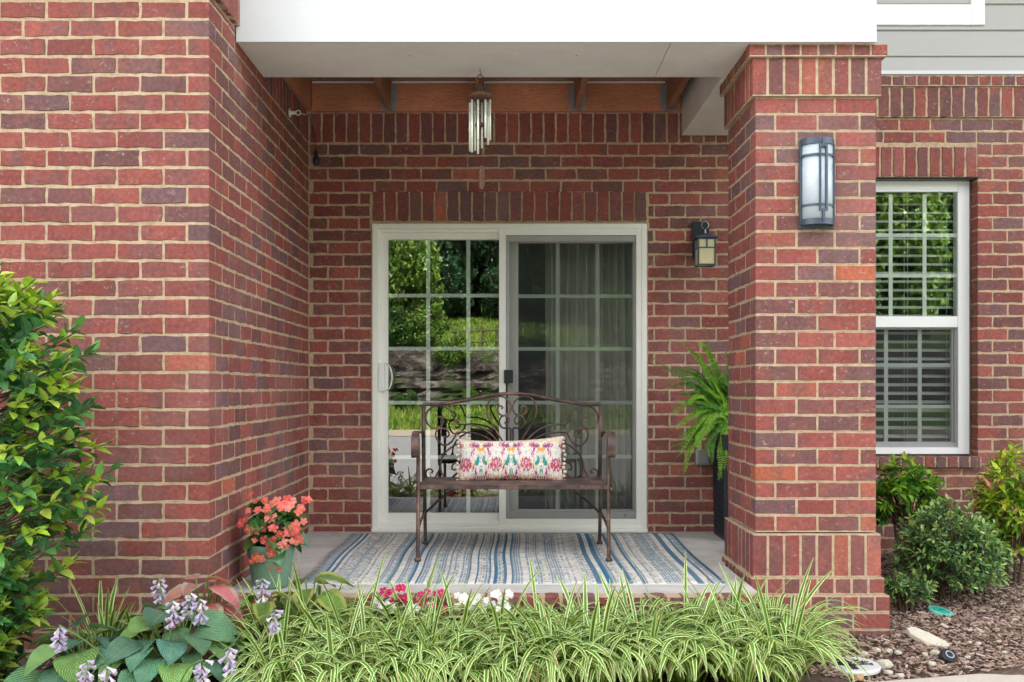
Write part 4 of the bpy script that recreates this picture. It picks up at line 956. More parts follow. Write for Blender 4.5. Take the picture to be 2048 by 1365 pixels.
clump(-1.68, 4.08, "thin yellowish striped grass clump against the left brick wall", 46, .22, .42, None, .8, .5)
clump(-1.56, 4.12, "low striped grass tuft behind the hosta flowers", 40, .2, .32, None, 1.0, .25)

# hosta with lilac flowers
HEART = [.25, .82, 1.0, 1.0, .95, .86, .72, .52, .28, .02]
hm = [leaf_mesh("hosta_blade", M['hosta'], L, L * .86, HEART, .22, dr_, 0, .006) for L, dr_ in ((.19, .32), (.17, .2), (.16, .45), (.2, .25), (.14, .3))]
def hosta(cx, cy, nl, rad, label, meshes, cols, zmax, smin=.75, smax=1.1):
    z0_ = bedz(cx, cy); h = thing("hosta", label, "plant", (cx, cy, z0_))
    for i in range(nl):
        az = i * 2.399 + uni(-.2, .2); rr = rad * math.sqrt((i + .7) / nl); zz = z0_ + zmax * (1 - .62 * (rr / rad) ** 1.6) + uni(-.02, .02)
        base = V((cx + rr * math.cos(az) * .62, cy + rr * math.sin(az) * .62, zz)); d = V((math.cos(az), math.sin(az), uni(-.1, .35) - .62 * rr / rad))
        o = link("leaf", rnd.choice(meshes), h, orient(base, d, V((0, 0, 1)), uni(-.35, .35)) @ Matrix.Scale(uni(smin, smax), 4)); o.color = jcol(rnd.choice(cols), .22)
        MB().tube(catmull([V((cx, cy, z0_ - .01)), V((cx + rr*.25*math.cos(az), cy + rr*.25*math.sin(az), (z0_ + zz)/2 + .03)), base + V((0, 0, -.002))], 4), .0035, 5).build("petiole", M['stem'], h, smooth=True)
    return h
HC = [(.15, .33, .20), (.17, .36, .19), (.13, .29, .20), (.25, .46, .14)]
h1 = hosta(-1.28, 3.72, 64, .44, "large blue-green hosta with lilac blooms left of the grass", hm, HC, .36, .55, .88)
h2 = hosta(-1.62, 3.72, 26, .26, "smaller blue-green hosta half hidden under the holly", hm, HC, .30, .7, 1.0)
he = [leaf_mesh("edged_blade", M['hosta_edge'], L, L * .7, HEART, .25, .35, 0, .008) for L in (.15, .13, .17)]
hosta(-.86, 4.27, 18, .20, "small hosta with yellow-edged leaves below the begonia pot", he, [(.14, .28, .06), (.22, .36, .07)], .35, .75, 1.15)
hosta(-1.02, 4.14, 12, .16, "low yellow-edged hosta touching the pink caladium", he, [(.14, .28, .06), (.22, .36, .08)], .34, .7, 1.0)
ca = [leaf_mesh("caladium_blade", M['caladium'], L, L * .75, HEART, .2, .35, 0, .014) for L in (.16, .14)]
hosta(-1.25, 3.99, 34, .22, "pink caladium with frilly leaves at the wall corner", ca, [(.72, .20, .24), (.76, .32, .32), (.66, .14, .18)], .44, .65, 1.0)["category"] = "plant"
def bloom(h, px, py, Y, nb=13):                     # stalk with nodding lilac bells
    tip = P(px, py, Y); b0 = V((tip.x * .35 + h.location.x * .65, (tip.y + h.location.y) / 2, h.location.z + .1))
    s_ = MB().tube(catmull([b0, V(((b0.x + tip.x) / 2, (b0.y + tip.y) / 2, (b0.z + tip.z) / 2 + .05)), tip + V((0, 0, .03))], 4), .003, 5).build("flower_stalk", M['stem'], h, smooth=True)
    mb = MB(); g = leaf_geo
    for i in range(nb):
        az = i * 2.399; p = tip + V((uni(-.006, .006), uni(-.006, .006), .03 - .08 * i / nb)) ; d = V((math.cos(az), math.sin(az), uni(-1.1, -.2) - .4 * i / nb)).normalized(); L = uni(.020, .034); rx = frame(d)
        pr = [(.0022, 0), (.004, L * .4), (.0062, L * .72), (.0092, L)]
        cc = (.52, .45, .68, 1) if rnd.random() < .6 else (.70, .66, .80, 1)
        mb.lathe(pr, p + d * .006, 6, cc, rx.to_3x3().to_4x4())
    mb.build("blossoms", M['petal'], s_, smooth=True)
for px, py, Y in ((318, 1172, 3.8), (345, 1218, 3.5), (380, 1200, 3.6), (400, 1214, 3.55), (118, 1268, 3.4), (405, 1338, 3.25), (460, 1312, 3.3), (525, 1172, 3.9), (548, 1236, 3.6)): bloom(h1, px, py, Y)
for px, py, Y in ((172, 1340, 3.3), (214, 1350, 3.3)): bloom(h2, px, py, Y)

# impatiens behind the grass
def flower_geo(mb, p, n, r_, col, petals=5, centre=(.7, .6, .1, 1)):
    Mx = Matrix.Translation(p) @ frame(n); 
    for k in range(petals):
        a = k * 2 * math.pi / petals; w_ = r_ * .62
        pol = lambda rr, da, h: (r_*rr*math.cos(a + da), r_*rr*math.sin(a + da), r_*h)
        q = [(0, 0, .001), pol(.5, -.62, .09), pol(.85, -.55, .13), pol(1.02, -.25, .08), pol(1.06, 0, .04), pol(1.02, .25, .08), pol(.85, .55, .13), pol(.5, .62, .09)]
        mb.add([Mx @ V(t) for t in q], [tuple(range(8))], col)
    if centre: mb.lathe([(r_*.16, 0), (r_*.1, r_*.14), (0, r_*.16)], (0, 0, 0), 6, centre, Mx)
oval = leaf_geo(.045, .024, OVAL, .2, .25)
def impatiens(px, py, Y, rad, col, nf, label, group):
    c = P(px, py, Y); g0 = bedz(c.x, Y); t = thing("impatiens", label, "flower", (c.x, Y, g0), group); mb = MB(); ml = MB(); ms = MB()
    for i in range(70):
        az, rr = uni(0, 6.28), rad * math.sqrt(rnd.random()); hz_ = c.z - uni(.0, .14) - .05 * rr / rad
        add_leaf(ml, oval, orient(V((c.x + rr*math.cos(az), Y + rr*math.sin(az)*.7, hz_)), V((math.cos(az), math.sin(az), uni(-.2, .6)))), jcol((.06, .17, .04), .3), uni(.8, 1.3))
    for i in range(nf):
        az, rr = uni(0, 6.28), rad * math.sqrt(rnd.random()); p = V((c.x + rr*math.cos(az), Y + rr*math.sin(az)*.7, c.z + uni(-.05, .03)))
        flower_geo(mb, p, V((uni(-.5, .5), -1, uni(.2, 1.2))), uni(.016, .023), jcol(col, .08), 5, (.75, .7, .3, 1))
    for i in range(7): ms.tube([(c.x + uni(-.02, .02), Y, g0), (c.x + uni(-rad, rad)*.8, Y + uni(-.05, .05), c.z - .03)], .004, 5)
    ms.build("stems", M['stem'], t); ml.build("leaves", M['foliage'], t, smooth=True, kind="stuff"); mb.build("blooms", M['petal'], t, kind="stuff")
WHT = (.82, .80, .80, 1)
for px, py, lab in ((765, 1215, "white impatiens nearest the green pot, below the patio edge"), (830, 1222, "white impatiens in the middle of the patio edge row"), (945, 1208, "white impatiens below the rug's blue centre stripe"), (1000, 1200, "rightmost white impatiens behind the striped grass")): impatiens(px, py - 2, 4.28, .08, WHT, 16, lab, "white impatiens")
for px, py, lab, nf in ((785, 1196, "magenta impatiens poking up above the white ones", 12), (700, 1250, "magenta impatiens low among the striped grass at left", 10), (858, 1204, "magenta impatiens right of the middle white one", 8), (905, 1240, "few magenta blooms deep in the striped grass", 6), (1080, 1226, "red blooms half buried in the grass at centre right", 5)): impatiens(px, py - 8, 4.30 if py < 1210 else 4.28, .06, (.62, .02, .14, 1), nf, lab, "magenta impatiens")

# begonia in its green pot
PXc, PYc = (541 - VX) * 4.62 / F, 4.625; bp_ = thing("begonia_pot", "green glazed pot of coral begonias at the patio's left corner", "potted plant", (PXc, PYc, 0))
MB().lathe([(0, .001), (.078, .001), (.083, .012), (.096, .08), (.106, .145), (.1065, .150), (.1095, .153), (.1115, .190), (.1125, .204), (.108, .208), (.102, .204), (.100, .18), (0, .178)], (PXc, PYc, 0), 40).build("pot", M['pot'], bp_, smooth=True)
MB().lathe([(0, .192), (.100, .186)], (PXc, PYc, 0), 20).build("soil", M['soil'], bp_)
bl_ = [leaf_mesh("begonia_leaf", M['leaf'], L, L * .95, HEART, .22, dr_, 0, .02) for L, dr_ in ((.085, .3), (.075, .5), (.095, .2))]
BC = V((PXc + .012, PYc, .30))
for i in range(80):
    az = uni(0, 6.28); el = uni(-1.0, 1.2); d = V((math.cos(az) * math.cos(el), math.sin(az) * math.cos(el), math.sin(el))); p = BC + V((d.x * .105, d.y * .10, d.z * .12 - .02)) * uni(.55, 1)
    o = link("leaf", rnd.choice(bl_), bp_, orient(p, V((d.x, d.y, d.z * .3 - .25)), V((0, 0, 1)), uni(-.6, .6)) @ Matrix.Scale(uni(.75, 1.1), 4)); o.color = jcol(rnd.choice([(.06, .18, .05), (.045, .14, .045), (.11, .26, .06)]), .2)
for i in range(16):
    az = i * 2.399; MB().tube(catmull([V((PXc, PYc, .2)), BC + V((math.cos(az)*.05, math.sin(az)*.05, .0)), BC + V((math.cos(az)*.12, math.sin(az)*.11, uni(.0, .09)))], 4), .0028, 5).build("stem", M['stem'], bp_, smooth=True)
fm = []
for k in range(5):
    mb = MB(); flower_geo(mb, V((0, 0, 0)), V((0, 0, 1)), .022, None, 4 + k % 2, None); 
    flower_geo(mb, V((0, 0, .004)), V((.1, .1, 1)), .014, None, 4, None); fm.append(mb.mesh("begonia_flower", M['petalobj']))
cen = MB(); cen.lathe([(.004, .004), (.0028, .009), (0, .010)], (0, 0, 0), 6, (.8, .55, .08, 1)); cenm = cen.mesh("flower_centre", M['petal'])
fl_px = [(505, 990), (512, 997), (535, 995), (560, 1000), (580, 998), (592, 1003), (612, 1000), (524, 1012), (545, 1014), (566, 1012), (585, 1010), (560, 1028), (553, 1034), (495, 1040), (512, 1052), (540, 1048), (552, 1052), (590, 1052), (600, 1046), (615, 1042), (605, 1056), (520, 1078), (540, 1076), (556, 1080), (566, 1066), (572, 1070), (588, 1062), (597, 1068), (592, 1078), (602, 1082), (515, 1112), (528, 1108), (558, 1098), (558, 1122), (568, 1132), (548, 1080), (575, 1085), (510, 1020), (600, 1020), (583, 1074), (562, 1008), (530, 1060)]
for px, py in fl_px:
    for rep in range(2 if rnd.random() < .7 else 1):
        p = P(px + uni(-7, 7), py + uni(-5, 5), PYc - .03)
        q = p - BC; out = max(.0, 1 - (q.x / .17) ** 2 - (q.z / .16) ** 2) ** .5; p.y = PYc - .035 - .10 * out + uni(-.012, .012)
        if py > 1090: p.y = PYc - .125
        n_ = V((q.x * 5 + uni(-.5, .5), -1, q.z * 4 + uni(-.3, .7))); o = link("flower", rnd.choice(fm), bp_, Matrix.Translation(p) @ frame(n_) @ Matrix.Rotation(uni(0, 6), 4, 'Z') @ Matrix.Scale(uni(.65, 1.05), 4))
        o.color = jcol(rnd.choice([(.80, .12, .11), (.82, .18, .16), (.75, .07, .09), (.86, .28, .25)]), .08)
        link("flower_centre", cenm, o, o.matrix_basis.copy())

# fern in the tall planter
X0p, X1p, Y0p, Y1p, PZ = 1.342, 1.665, 5.97, 6.30, .66
pt = thing("tall_planter", "tall black lattice planter with a fern behind the pillar", "potted plant", (1.5, 6.13, 0))
m = MB(); t_ = .012; vv = [(X0p + .012, Y0p + .012, .003), (X1p - .012, Y0p + .012, .003), (X1p - .012, Y1p - .012, .003), (X0p + .012, Y1p - .012, .003), (X0p, Y0p, PZ), (X1p, Y0p, PZ), (X1p, Y1p, PZ), (X0p, Y1p, PZ), (X0p + t_, Y0p + t_, PZ), (X1p - t_, Y0p + t_, PZ), (X1p - t_, Y1p - t_, PZ), (X0p + t_, Y1p - t_, PZ), (X0p + t_, Y0p + t_, PZ - .04), (X1p - t_, Y0p + t_, PZ - .04), (X1p - t_, Y1p - t_, PZ - .04), (X0p + t_, Y1p - t_, PZ - .04)]
m.add(vv, [(3,2,1,0)] + [(i, (i+1)%4, 4+(i+1)%4, 4+i) for i in range(4)] + [(4+i, 4+(i+1)%4, 8+(i+1)%4, 8+i) for i in range(4)] + [(8+i, 8+(i+1)%4, 12+(i+1)%4, 12+i) for i in range(4)] + [(12,13,14,15)]); m.build("pot", M['planter'], pt, bev=.006)
m = MB(); yc = (Y0p + Y1p) / 2
for k in range(-8, 14):                             # raised diamond lattice on the left face
    for s_ in (-1, 1):
        seg = []
        for q in range(41):
            yy = Y0p + .03 + q * (Y1p - Y0p - .06) / 40; zz = .06 + k * .07 + s_ * (yy - yc) * 1.6 + .1
            if .04 < zz < PZ - .04: seg.append((X0p + .012 * (1 - zz / PZ) - .001, yy, zz))
        if len(seg) > 2: m.tube([seg[0], seg[-1]], .004, 5)
m.build("lattice", M['planter'], pt)
MB().box((X0p + .014, Y0p + .014, PZ - .039), (X1p - .014, Y1p - .014, PZ - .02)).build("soil", M['soil'], pt)
def frond(path, wmax, cols, name="frond"):
    cp = catmull(path, 14); mb = MB(); N_ = len(cp); mb.tube(cp, [.0028 * (1 - .8 * i / N_) for i in range(N_)], 5, (.14, .22, .05, 1))
    for i in range(2, N_ - 1):
        t = i / N_; d = (cp[i+1] - cp[i-1]).normalized(); sd3 = d.cross(V((0, -.6, .8)))
        sd3 = sd3.normalized() if sd3.length > .01 else V((1, 0, 0)); Lp = 1.35 * wmax * min(1, .25 + t * 3.2) * max(.10, (1 - t) ** .65)
        for s_ in (-1, 1):
            dd = (sd3 * s_ + d * .35 + V((0, 0, -.15))).normalized(); g = leaf_geo(Lp, Lp * .42, [.6, 1, .8, .05], .2, .2)
            add_leaf(mb, g, orient(cp[i], dd, V((0, -.7, .7)), uni(-.3, .3)), jcol(rnd.choice(cols), .2))
    mb.build(name, M['fern'], pt, smooth=False)
FB = V((1.50, 6.12, PZ - .02)); G1 = [(.09, .26, .04), (.13, .32, .045)]; G2 = [(.27, .50, .05), (.21, .43, .05)]
FRP = [([(1452, 820), (1425, 730), (1408, 645)], .030, G1), ([(1440, 800), (1400, 720), (1358, 683)], .034, G1), ([(1440, 815), (1370, 760), (1302, 714)], .042, G1), ([(1440, 830), (1390, 775), (1352, 735)], .038, G1), ([(1450, 780), (1415, 700), (1405, 690)], .045, G2), ([(1445, 800), (1410, 740), (1398, 700)], .040, G2), ([(1440, 840), (1390, 815), (1340, 812)], .030, G1),
 ([(1430, 830), (1400, 845), (1362, 880)], .045, G2), ([(1435, 835), (1410, 860), (1390, 893)], .045, G2), ([(1440, 820), (1420, 840), (1400, 880)], .045, G2), ([(1440, 830), (1400, 850), (1355, 900)], .036, G1), ([(1425, 850), (1385, 890), (1370, 945)], .038, G2), ([(1440, 845), (1425, 890), (1425, 925)], .034, G1), ([(1455, 850), (1445, 900), (1437, 962)], .036, G2), ([(1462, 850), (1452, 890), (1448, 940)], .034, G2), ([(1430, 850), (1390, 880), (1350, 905)], .03, G1),
 ([(1470, 800), (1462, 740), (1450, 700)], .045, G1), ([(1475, 800), (1500, 730), (1510, 690)], .045, G1), ([(1490, 830), (1530, 800), (1560, 830)], .045, G1), ([(1490, 830), (1520, 850), (1530, 900)], .04, G2), ([(1450, 810), (1430, 790), (1400, 770)], .045, G2), ([(1455, 800), (1440, 770), (1425, 740)], .05, G2), ([(1445, 825), (1420, 810), (1395, 815)], .045, G1), ([(1450, 830), (1428, 830), (1412, 850)], .045, G2), ([(1460, 790), (1455, 770), (1452, 730)], .05, G1)]
FRP += [([(1440, 810), (1385, 770), (1330, 775)], .044, G1), ([(1440, 825), (1390, 800), (1345, 830)], .046, G2), ([(1440, 800), (1390, 750), (1335, 742)], .042, G1), ([(1445, 790), (1405, 725), (1375, 700)], .042, G2), ([(1438, 830), (1395, 825), (1352, 860)], .048, G2), ([(1440, 815), (1400, 790), (1360, 790)], .048, G1), ([(1432, 835), (1392, 850), (1362, 910)], .044, G2), ([(1436, 820), (1410, 800), (1372, 812)], .048, G2)]
for pth, w_, cl in FRP + [([(x + uni(-14, 10), y + uni(-14, 12)) for x, y in p_], w2 * .95, c2) for p_, w2, c2 in FRP[4:]]:
    dep = uni(-.28, -.10); frond([FB, P(*pth[0], 6.05), P(*pth[1], 6.05 + dep * .3), P(*pth[2], 6.05 + dep * .6)], w_, cl)

# holly at the left edge
hl = thing("holly_shrub", "tall holly shrub with glossy spiny leaves at the left edge", "shrub", (-2.12, 3.72, bedz(-2.12, 3.72)))
hgeo = [(leaf_geo(L, L * .6, HOLLY, .3, dr_, 0, .012)) for L, dr_ in ((.088, .2), (.078, .35), (.098, .15), (.084, .05))]
hms = []
for g in hgeo:
    mb = MB(); mb.add(g[0], g[1], None, g[2]); hms.append(mb.mesh("holly_leaf", M['leaf'], True))
RX = [(-.25, .16), (.0, .26), (.15, .36), (.3, .44), (.45, .50), (.6, .56), (.75, .54), (.9, .52), (1.05, .50), (1.2, .44), (1.32, .36), (1.46, .26)]
def hrad(z):
    for (z0_, r0), (z1_, r1) in zip(RX, RX[1:]):
        if z <= z1_: return r0 + (r1 - r0) * max(0, (z - z0_) / (z1_ - z0_))
    return .18
leaves = []; hc = V((-2.12, 3.74, 0)); tw = MB()
for sh in range(540):
    z = -.20 + 1.62 * (sh + rnd.random()) / 540; az = uni(0, 6.283); az = az if rnd.random() < .25 else uni(-2.3, .7); R_ = hrad(z) * uni(.55, 1.12)
    tip = V((hc.x + R_ * math.cos(az), hc.y + R_ * .85 * math.sin(az), z)); root_ = V((hc.x + .1 * R_ * math.cos(az), hc.y + .1 * R_ * math.sin(az), z - uni(.12, .25)))
    d = (tip - root_).normalized(); d = (d + V((0, 0, .25))).normalized(); young = rnd.random() < .62; tw.tube(catmull([root_, (root_ + tip)/2 + V((0, 0, -.02)), tip], 3), .003, 5)
    nl = rnd.randint(6, 10)
    for i in range(nl):
        t = i / nl; p = tip - d * (.012 + .13 * (1 - t)); a_ = i * 2.4; x_ = d.orthogonal().normalized(); y_ = d.cross(x_)
        out = (x_ * math.cos(a_) + y_ * math.sin(a_)) * (1.0 - .45 * t) + d * (.35 + .5 * t)
        tipc = young and t > .35
        col = jcol(rnd.choice([(.36, .54, .05), (.28, .48, .05), (.44, .57, .09)]) if tipc else rnd.choice([(.07, .22, .07), (.10, .29, .07), (.14, .35, .085), (.05, .17, .07)]), .2)
        leaves.append((orient(p, out, V((0, 0, 1)), uni(-.5, .5)) @ Matrix.Scale(uni(.6, .92) if not tipc else uni(.55, .85), 4), col, p))
def inview(p): px = VX + p.x * F / p.y; py = HY - (p.z - CH) * F / p.y; return px > -15 and py < 1390
leaves.sort(key=lambda q: (not inview(q[2]), q[2].y - .25 * q[2].x)); rest = MB()
for i, (Mx, col, p) in enumerate(leaves):
    if i < 300: o = link("leaf", rnd.choice(hms), hl, Mx); o.color = col
    else: add_leaf(rest, rnd.choice(hgeo), Mx, col)
rest.build("inner_leaves", M['foliage'], hl, smooth=True, kind="stuff"); tw.build("twigs", M['twig'], hl, kind="stuff")
tr_ = MB()
for k in range(4):
    a_ = k * 1.6; tr_.tube(catmull([V((hc.x + .03*math.cos(a_), hc.y + .03*math.sin(a_), -.4)), V((hc.x + .07*math.cos(a_), hc.y + .07*math.sin(a_), .3)), V((hc.x + .12*math.cos(a_), hc.y + .1*math.sin(a_), 1.2))], 4), [.016 - .0014 * i for i in range(9)], 7)
tr_.build("stems", M['twig'], hl)

# shrubs in front of the window
def shrub(name, label, c, rx, ry, rz, nsh, geo, cols, tipcols, scale, group=None, flat=.3, nper=7):
    g0 = bedz(c[0], c[1]); t = thing(name, label, "shrub", (c[0], c[1], g0), group); mb = MB(); tg = MB(); C = V(c)
    for s_ in range(nsh):
        d = rdir(); d.z = d.z if d.z > -.55 else -d.z * .5; rr = uni(.45, 1.0) ** .6 * (1 + .22 * noise.noise(d * 2.3 + C))
        tip = C + V((d.x * rx, d.y * ry, d.z * rz)) * rr
        if tip.z < bedz(tip.x, tip.y) + .02: continue
        ax = (V((d.x, d.y, d.z * .6 + .55)) + rdir() * .4).normalized(); outer = rr > .78
        if s_ % 3 == 0: tg.tube([V((C.x + .25*(tip.x - C.x), C.y + .25*(tip.y - C.y), max(g0 - .01, C.z - rz * .6))), tip - ax * .02], .0022, 4)
        for i in range(nper):
            a_ = i * 2.4 + s_; x_ = ax.orthogonal().normalized(); y_ = ax.cross(x_); tt = i / nper
            out = (x_ * math.cos(a_) + y_ * math.sin(a_)) * (1 - .4 * tt) + ax * (.3 + .6 * tt)
            add_leaf(mb, geo, orient(tip - ax * .045 * (1 - tt), out, V((0, 0, 1)), uni(-.6, .6)), jcol(rnd.choice(tipcols if outer and tt > .45 and rnd.random() < .8 else cols), .28), scale * uni(.7, 1.2))
    for k in range(7): a_ = k * .9; tg.tube(catmull([V((c[0] + .03*math.cos(a_), c[1] + .03*math.sin(a_), g0 - .03)), V((c[0] + rx*.3*math.cos(a_), c[1] + ry*.3*math.sin(a_), C.z - rz*.3)), V((c[0] + rx*.6*math.cos(a_), c[1] + ry*.6*math.sin(a_), C.z + rz*.2))], 4), .007, 6)
    tg.build("branches", M['twig'], t); mb.build("foliage", M['foliage'], t, kind="stuff"); return t
sml = leaf_geo(.03, .013, [.1, .8, 1, .6, .05], .25, .15); nan = leaf_geo(.05, .02, [.1, .8, 1, .75, .4, .03], .25, .35)
AZ1, AZ2 = [(.09, .18, .07), (.12, .23, .09), (.14, .26, .10)], [(.32, .48, .13), (.27, .43, .15), (.40, .52, .18)]
az_ = shrub("azalea_shrub", "round dark green azalea shrub in the mulch right of the pillar", (2.46, 5.37, .03), .31, .30, .29, 800, sml, AZ1, AZ2, 1.2)
shrub("azalea_shrub", "small low azalea spur at the foot of the round shrub", (2.13, 5.16, -.12), .16, .12, .09, 90, sml, AZ1, AZ2, 1.2)
shrub("nandina_shrub", "bright green nandina under the window beside the pillar", (2.43, 5.9, .27), .23, .2, .27, 200, nan, [(.08, .22, .035), (.12, .30, .04)], [(.40, .58, .05), (.28, .50, .045), (.34, .55, .05)], 1.25)
nd = shrub("nandina_shrub", "yellow-green nandina with pink tips at the right edge", (2.96, 5.65, .20), .24, .22, .40, 240, nan, [(.28, .44, .04), (.20, .36, .04)], [(.55, .62, .06), (.48, .58, .05), (.70, .25, .18), (.58, .62, .08)], 1.25)

# ------------------------------------------------------------------ small things in the mulch
def on_bed(px, py):                                 # pixel -> point on the sloping bed
    Y = 4.6
    for _ in range(40): Y = (CH - bedz((px - VX) * Y / F, Y)) * F / (py - HY)
    return V(((px - VX) * Y / F, Y, bedz((px - VX) * Y / F, Y)))
c = on_bed(1880, 1230); gl = thing("valve_lid", "round teal plastic valve lid lying in the mulch", "lid", tuple(c)); Mt = Matrix.Rotation(RAD(10), 4, 'Y') @ Matrix.Rotation(RAD(10), 4, 'X')
MB().lathe([(0, .0), (.060, .0), (.066, .008), (.064, .018), (.045, .020), (.043, .017), (0, .017)], c + V((0, 0, .006)), 36, None, Mt).build("rim", M['teal_pale'], gl, smooth=False)
MB().lathe([(.042, .0172), (.040, .022), (0, .0225)], c + V((0, 0, .006)), 32, None, Mt).build("cap", M['teal'], gl); MB().box((-.012, -.003, .0225), (.012, .003, .024), Matrix.Translation(c + V((0, 0, .006))) @ Mt).build("slot", M['black'], gl)
def rock(name, label, px, py, size, mat, group=None, flatz=.45, seed=0, rot=0):
    c = on_bed(px, py); bm = bmesh.new(); bmesh.ops.create_icosphere(bm, subdivisions=2, radius=1)
    for v in bm.verts:
        k = 1 + .28 * noise.noise(v.co * 1.7 + V((seed, 0, 0))); v.co = V((v.co.x * size[0] * k, v.co.y * size[1] * k, max(-.3, min(v.co.z, .55)) * size[2] * k))
        v.co = Matrix.Rotation(rot, 3, 'Z') @ v.co + c + V((0, 0, size[2] * .28 + .008))
    me = bpy.data.meshes.new(name); bm.to_mesh(me); bm.free(); me.materials.append(mat); return tag(link(name, me), label, "stone", group)
c = on_bed(1852, 1288)
tag(MB().prism([(-.078, .055), (-.05, .075), (-.025, .07), (.03, .03), (.083, -.02), (.09, -.05), (.05, -.066), (.0, -.052), (-.045, -.02), (-.075, .02)], Matrix.Translation(c + V((0, 0, .012))) @ Matrix.Rotation(RAD(24), 4, 'X') @ Matrix.Rotation(RAD(6), 4, 'Y'), .026).build("flat_stone", M['stone'], bev=.005), "flat pale stone slab tilted in the mulch by the pillar", "stone")
rock("rock_chunk", "angular pale rock chunk next to the tree stepping stone", 1768, 1338, (.036, .028, .035), M['stone'], None, .5, 8)
rock("ochre_rock", "small ochre rock in front of the tree stepping stone", 1714, 1362, (.030, .022, .026), M['ochre'], None, .5, 5)
for i, (px, py) in enumerate(((1797, 1312), (1850, 1315), (1778, 1308), (1728, 1313), (1957, 1292), (1940, 1290), (1777, 1351), (1800, 1358), (1870, 1312), (1935, 1320), (2010, 1310), (2030, 1245), (1864, 1334), (1752, 1306))):
    s_ = uni(.010, .019); rock("pebble", "small pale pebble scattered in the bark mulch", px, py, (s_ * 1.3, s_, s_), M['stone'], "pale pebbles in the mulch", .5, i * 3.1, uni(0, 3))
c = on_bed(1896, 1326); pk = thing("path_light", "black puck path light tipped toward the walkway", "path light", tuple(c)); Mt = Matrix.Translation(c + V((0, 0, .026))) @ Matrix.Rotation(RAD(12), 4, 'Y') @ Matrix.Rotation(RAD(38), 4, 'X') @ Matrix.Scale(1.25, 4)
MB().lathe([(0, -.02), (.026, -.02), (.030, -.012), (.030, .010), (.027, .014), (0, .014)], (0, 0, 0), 28, None, Mt).build("housing", M['black'], pk, smooth=False, bev=.001)
MB().lathe([(.0165, .0145), (.0165, .0165), (.0115, .0165), (.0115, .0145)], (0, 0, 0), 24, None, Mt).build("ring", M['galv'], pk)
c = on_bed(1700, 1337); ss = thing("stepping_stone", "round white stepping stone with a dark tree silhouette", "stepping stone", tuple(c))
MB().lathe([(0, 0), (.125, 0), (.128, .012), (.122, .020), (0, .021)], c + V((0, 0, .003)), 40).build("disc", M['white'], ss)
m = MB(); zt_ = c.z + .0255
def limb(p, a, L, w_, dep):
    q = (p[0] + L*math.cos(a), p[1] + L*math.sin(a)); nx_, ny_ = -math.sin(a), math.cos(a); w2 = w_*.7
    f = lambda X, Y_, h: (c.x + X, c.y + Y_, zt_ + h)
    vs2 = [f(p[0]-nx_*w_, p[1]-ny_*w_, 0), f(p[0]+nx_*w_, p[1]+ny_*w_, 0), f(q[0]+nx_*w2, q[1]+ny_*w2, 0), f(q[0]-nx_*w2, q[1]-ny_*w2, 0)]
    m.add(vs2 + [(x, y, z + .004) for x, y, z in vs2], [(4,5,6,7), (0,4,7,3), (1,2,6,5), (2,3,7,6), (0,1,5,4)])
    if dep and abs(q[0]) < .1:
        for da in (uni(.25, .6), -uni(.25, .6), uni(-.15, .15))[:3 if dep > 2 else 2]: limb(q, a + da, L * uni(.62, .8), w_ * .66, dep - 1)
limb((-.01, -.10), math.pi / 2, .05, .012, 0)
for a_ in (.5, .95, 1.4, 1.8, 2.25, 2.7): limb((-.01, -.055), a_, .05, .0036, 2)
m.build("tree_silhouette", M['planter'], ss)

# ------------------------------------------------------------------ across the road: trees, shrubs, fence (mirrored in the glass)
tl = leaf_geo(.24, .15, [.2, 1, .7, .04], .3, .3)
def crown_mesh(seed, n_, cols, rz=1.0):
    r_ = random.Random(seed); mb = MB(); cl = []
    for i in range(34):
        d = rdir(); cl.append((d * (r_.random() ** .45), r_.uniform(.22, .42)))
    for i in range(n_):
        cc, rr = r_.choice(cl); p = cc * .8 + rdir() * rr * r_.random() ** .33; p.z *= rz
        b = r_.choice(cols); k = r_.uniform(.6, 1.3)
        mb.add([V(p) + (orient(V((0, 0, 0)), rdir(), V((0, 0, 1)), r_.uniform(-1, 1)) @ (V(q) * .28)) for q in tl[0][:]], tl[1], (b[0]*k, b[1]*k, b[2]*k, 1))
    return mb.mesh("crown", M['foliage'])
TC = [[(.045, .12, .02), (.07, .17, .03)], [(.11, .22, .03), (.16, .27, .035)], [(.025, .075, .025), (.035, .10, .03)]]
crs = [crown_mesh(3, 5200, TC[0]), crown_mesh(5, 5200, TC[1]), crown_mesh(9, 5200, TC[2])]
def tree(x, y, h_, r_, k, label, group="trees up the bank across the road", bush=False):
    g = hillz(x, y); t = thing("bush" if bush else "deciduous_tree", label, "bush" if bush else "tree", (x, y, g), group)
    cz = g + h_ * .5
    o = link("crown", crs[k], t, Matrix.Translation((x, y, cz)) @ Matrix.Rotation(x * 1.7 + y, 4, 'Z') @ Matrix.Diagonal((r_, r_, h_ * .58, 1)))
    mb = MB(); mb.tube(catmull([V((x, y, g - .2)), V((x + .1, y, g + (cz - g) * .5)), V((x, y + .1, cz + r_ * .4))], 4), [.05 + (.02 if bush else .035 * h_ * .6) * (1 - i / 9) for i in range(9)], 8)
    for a_ in range(5): mb.tube([V((x, y, cz - r_ * .5)), V((x + r_*.7*math.cos(a_*1.26), y + r_*.7*math.sin(a_*1.26), cz + r_ * .35))], .05, 5)
    mb.build("trunk", M['bark'], t)
TS = "broadleaf tree high on the bank, mirrored in the door glass"; TW = "broadleaf tree on the bank, mirrored in the right window"
for i in range(17):
    x = -17 + i * 2.7; tree(x + uni(-.5, .5), -32.5 - uni(0, 2.5), uni(9, 12), uni(2.8, 3.5), rnd.choice((0, 2, 2, 0)), TS if x < 8 else TW, "trees on the bank in the door glass" if x < 8 else "trees on the bank in the window glass")
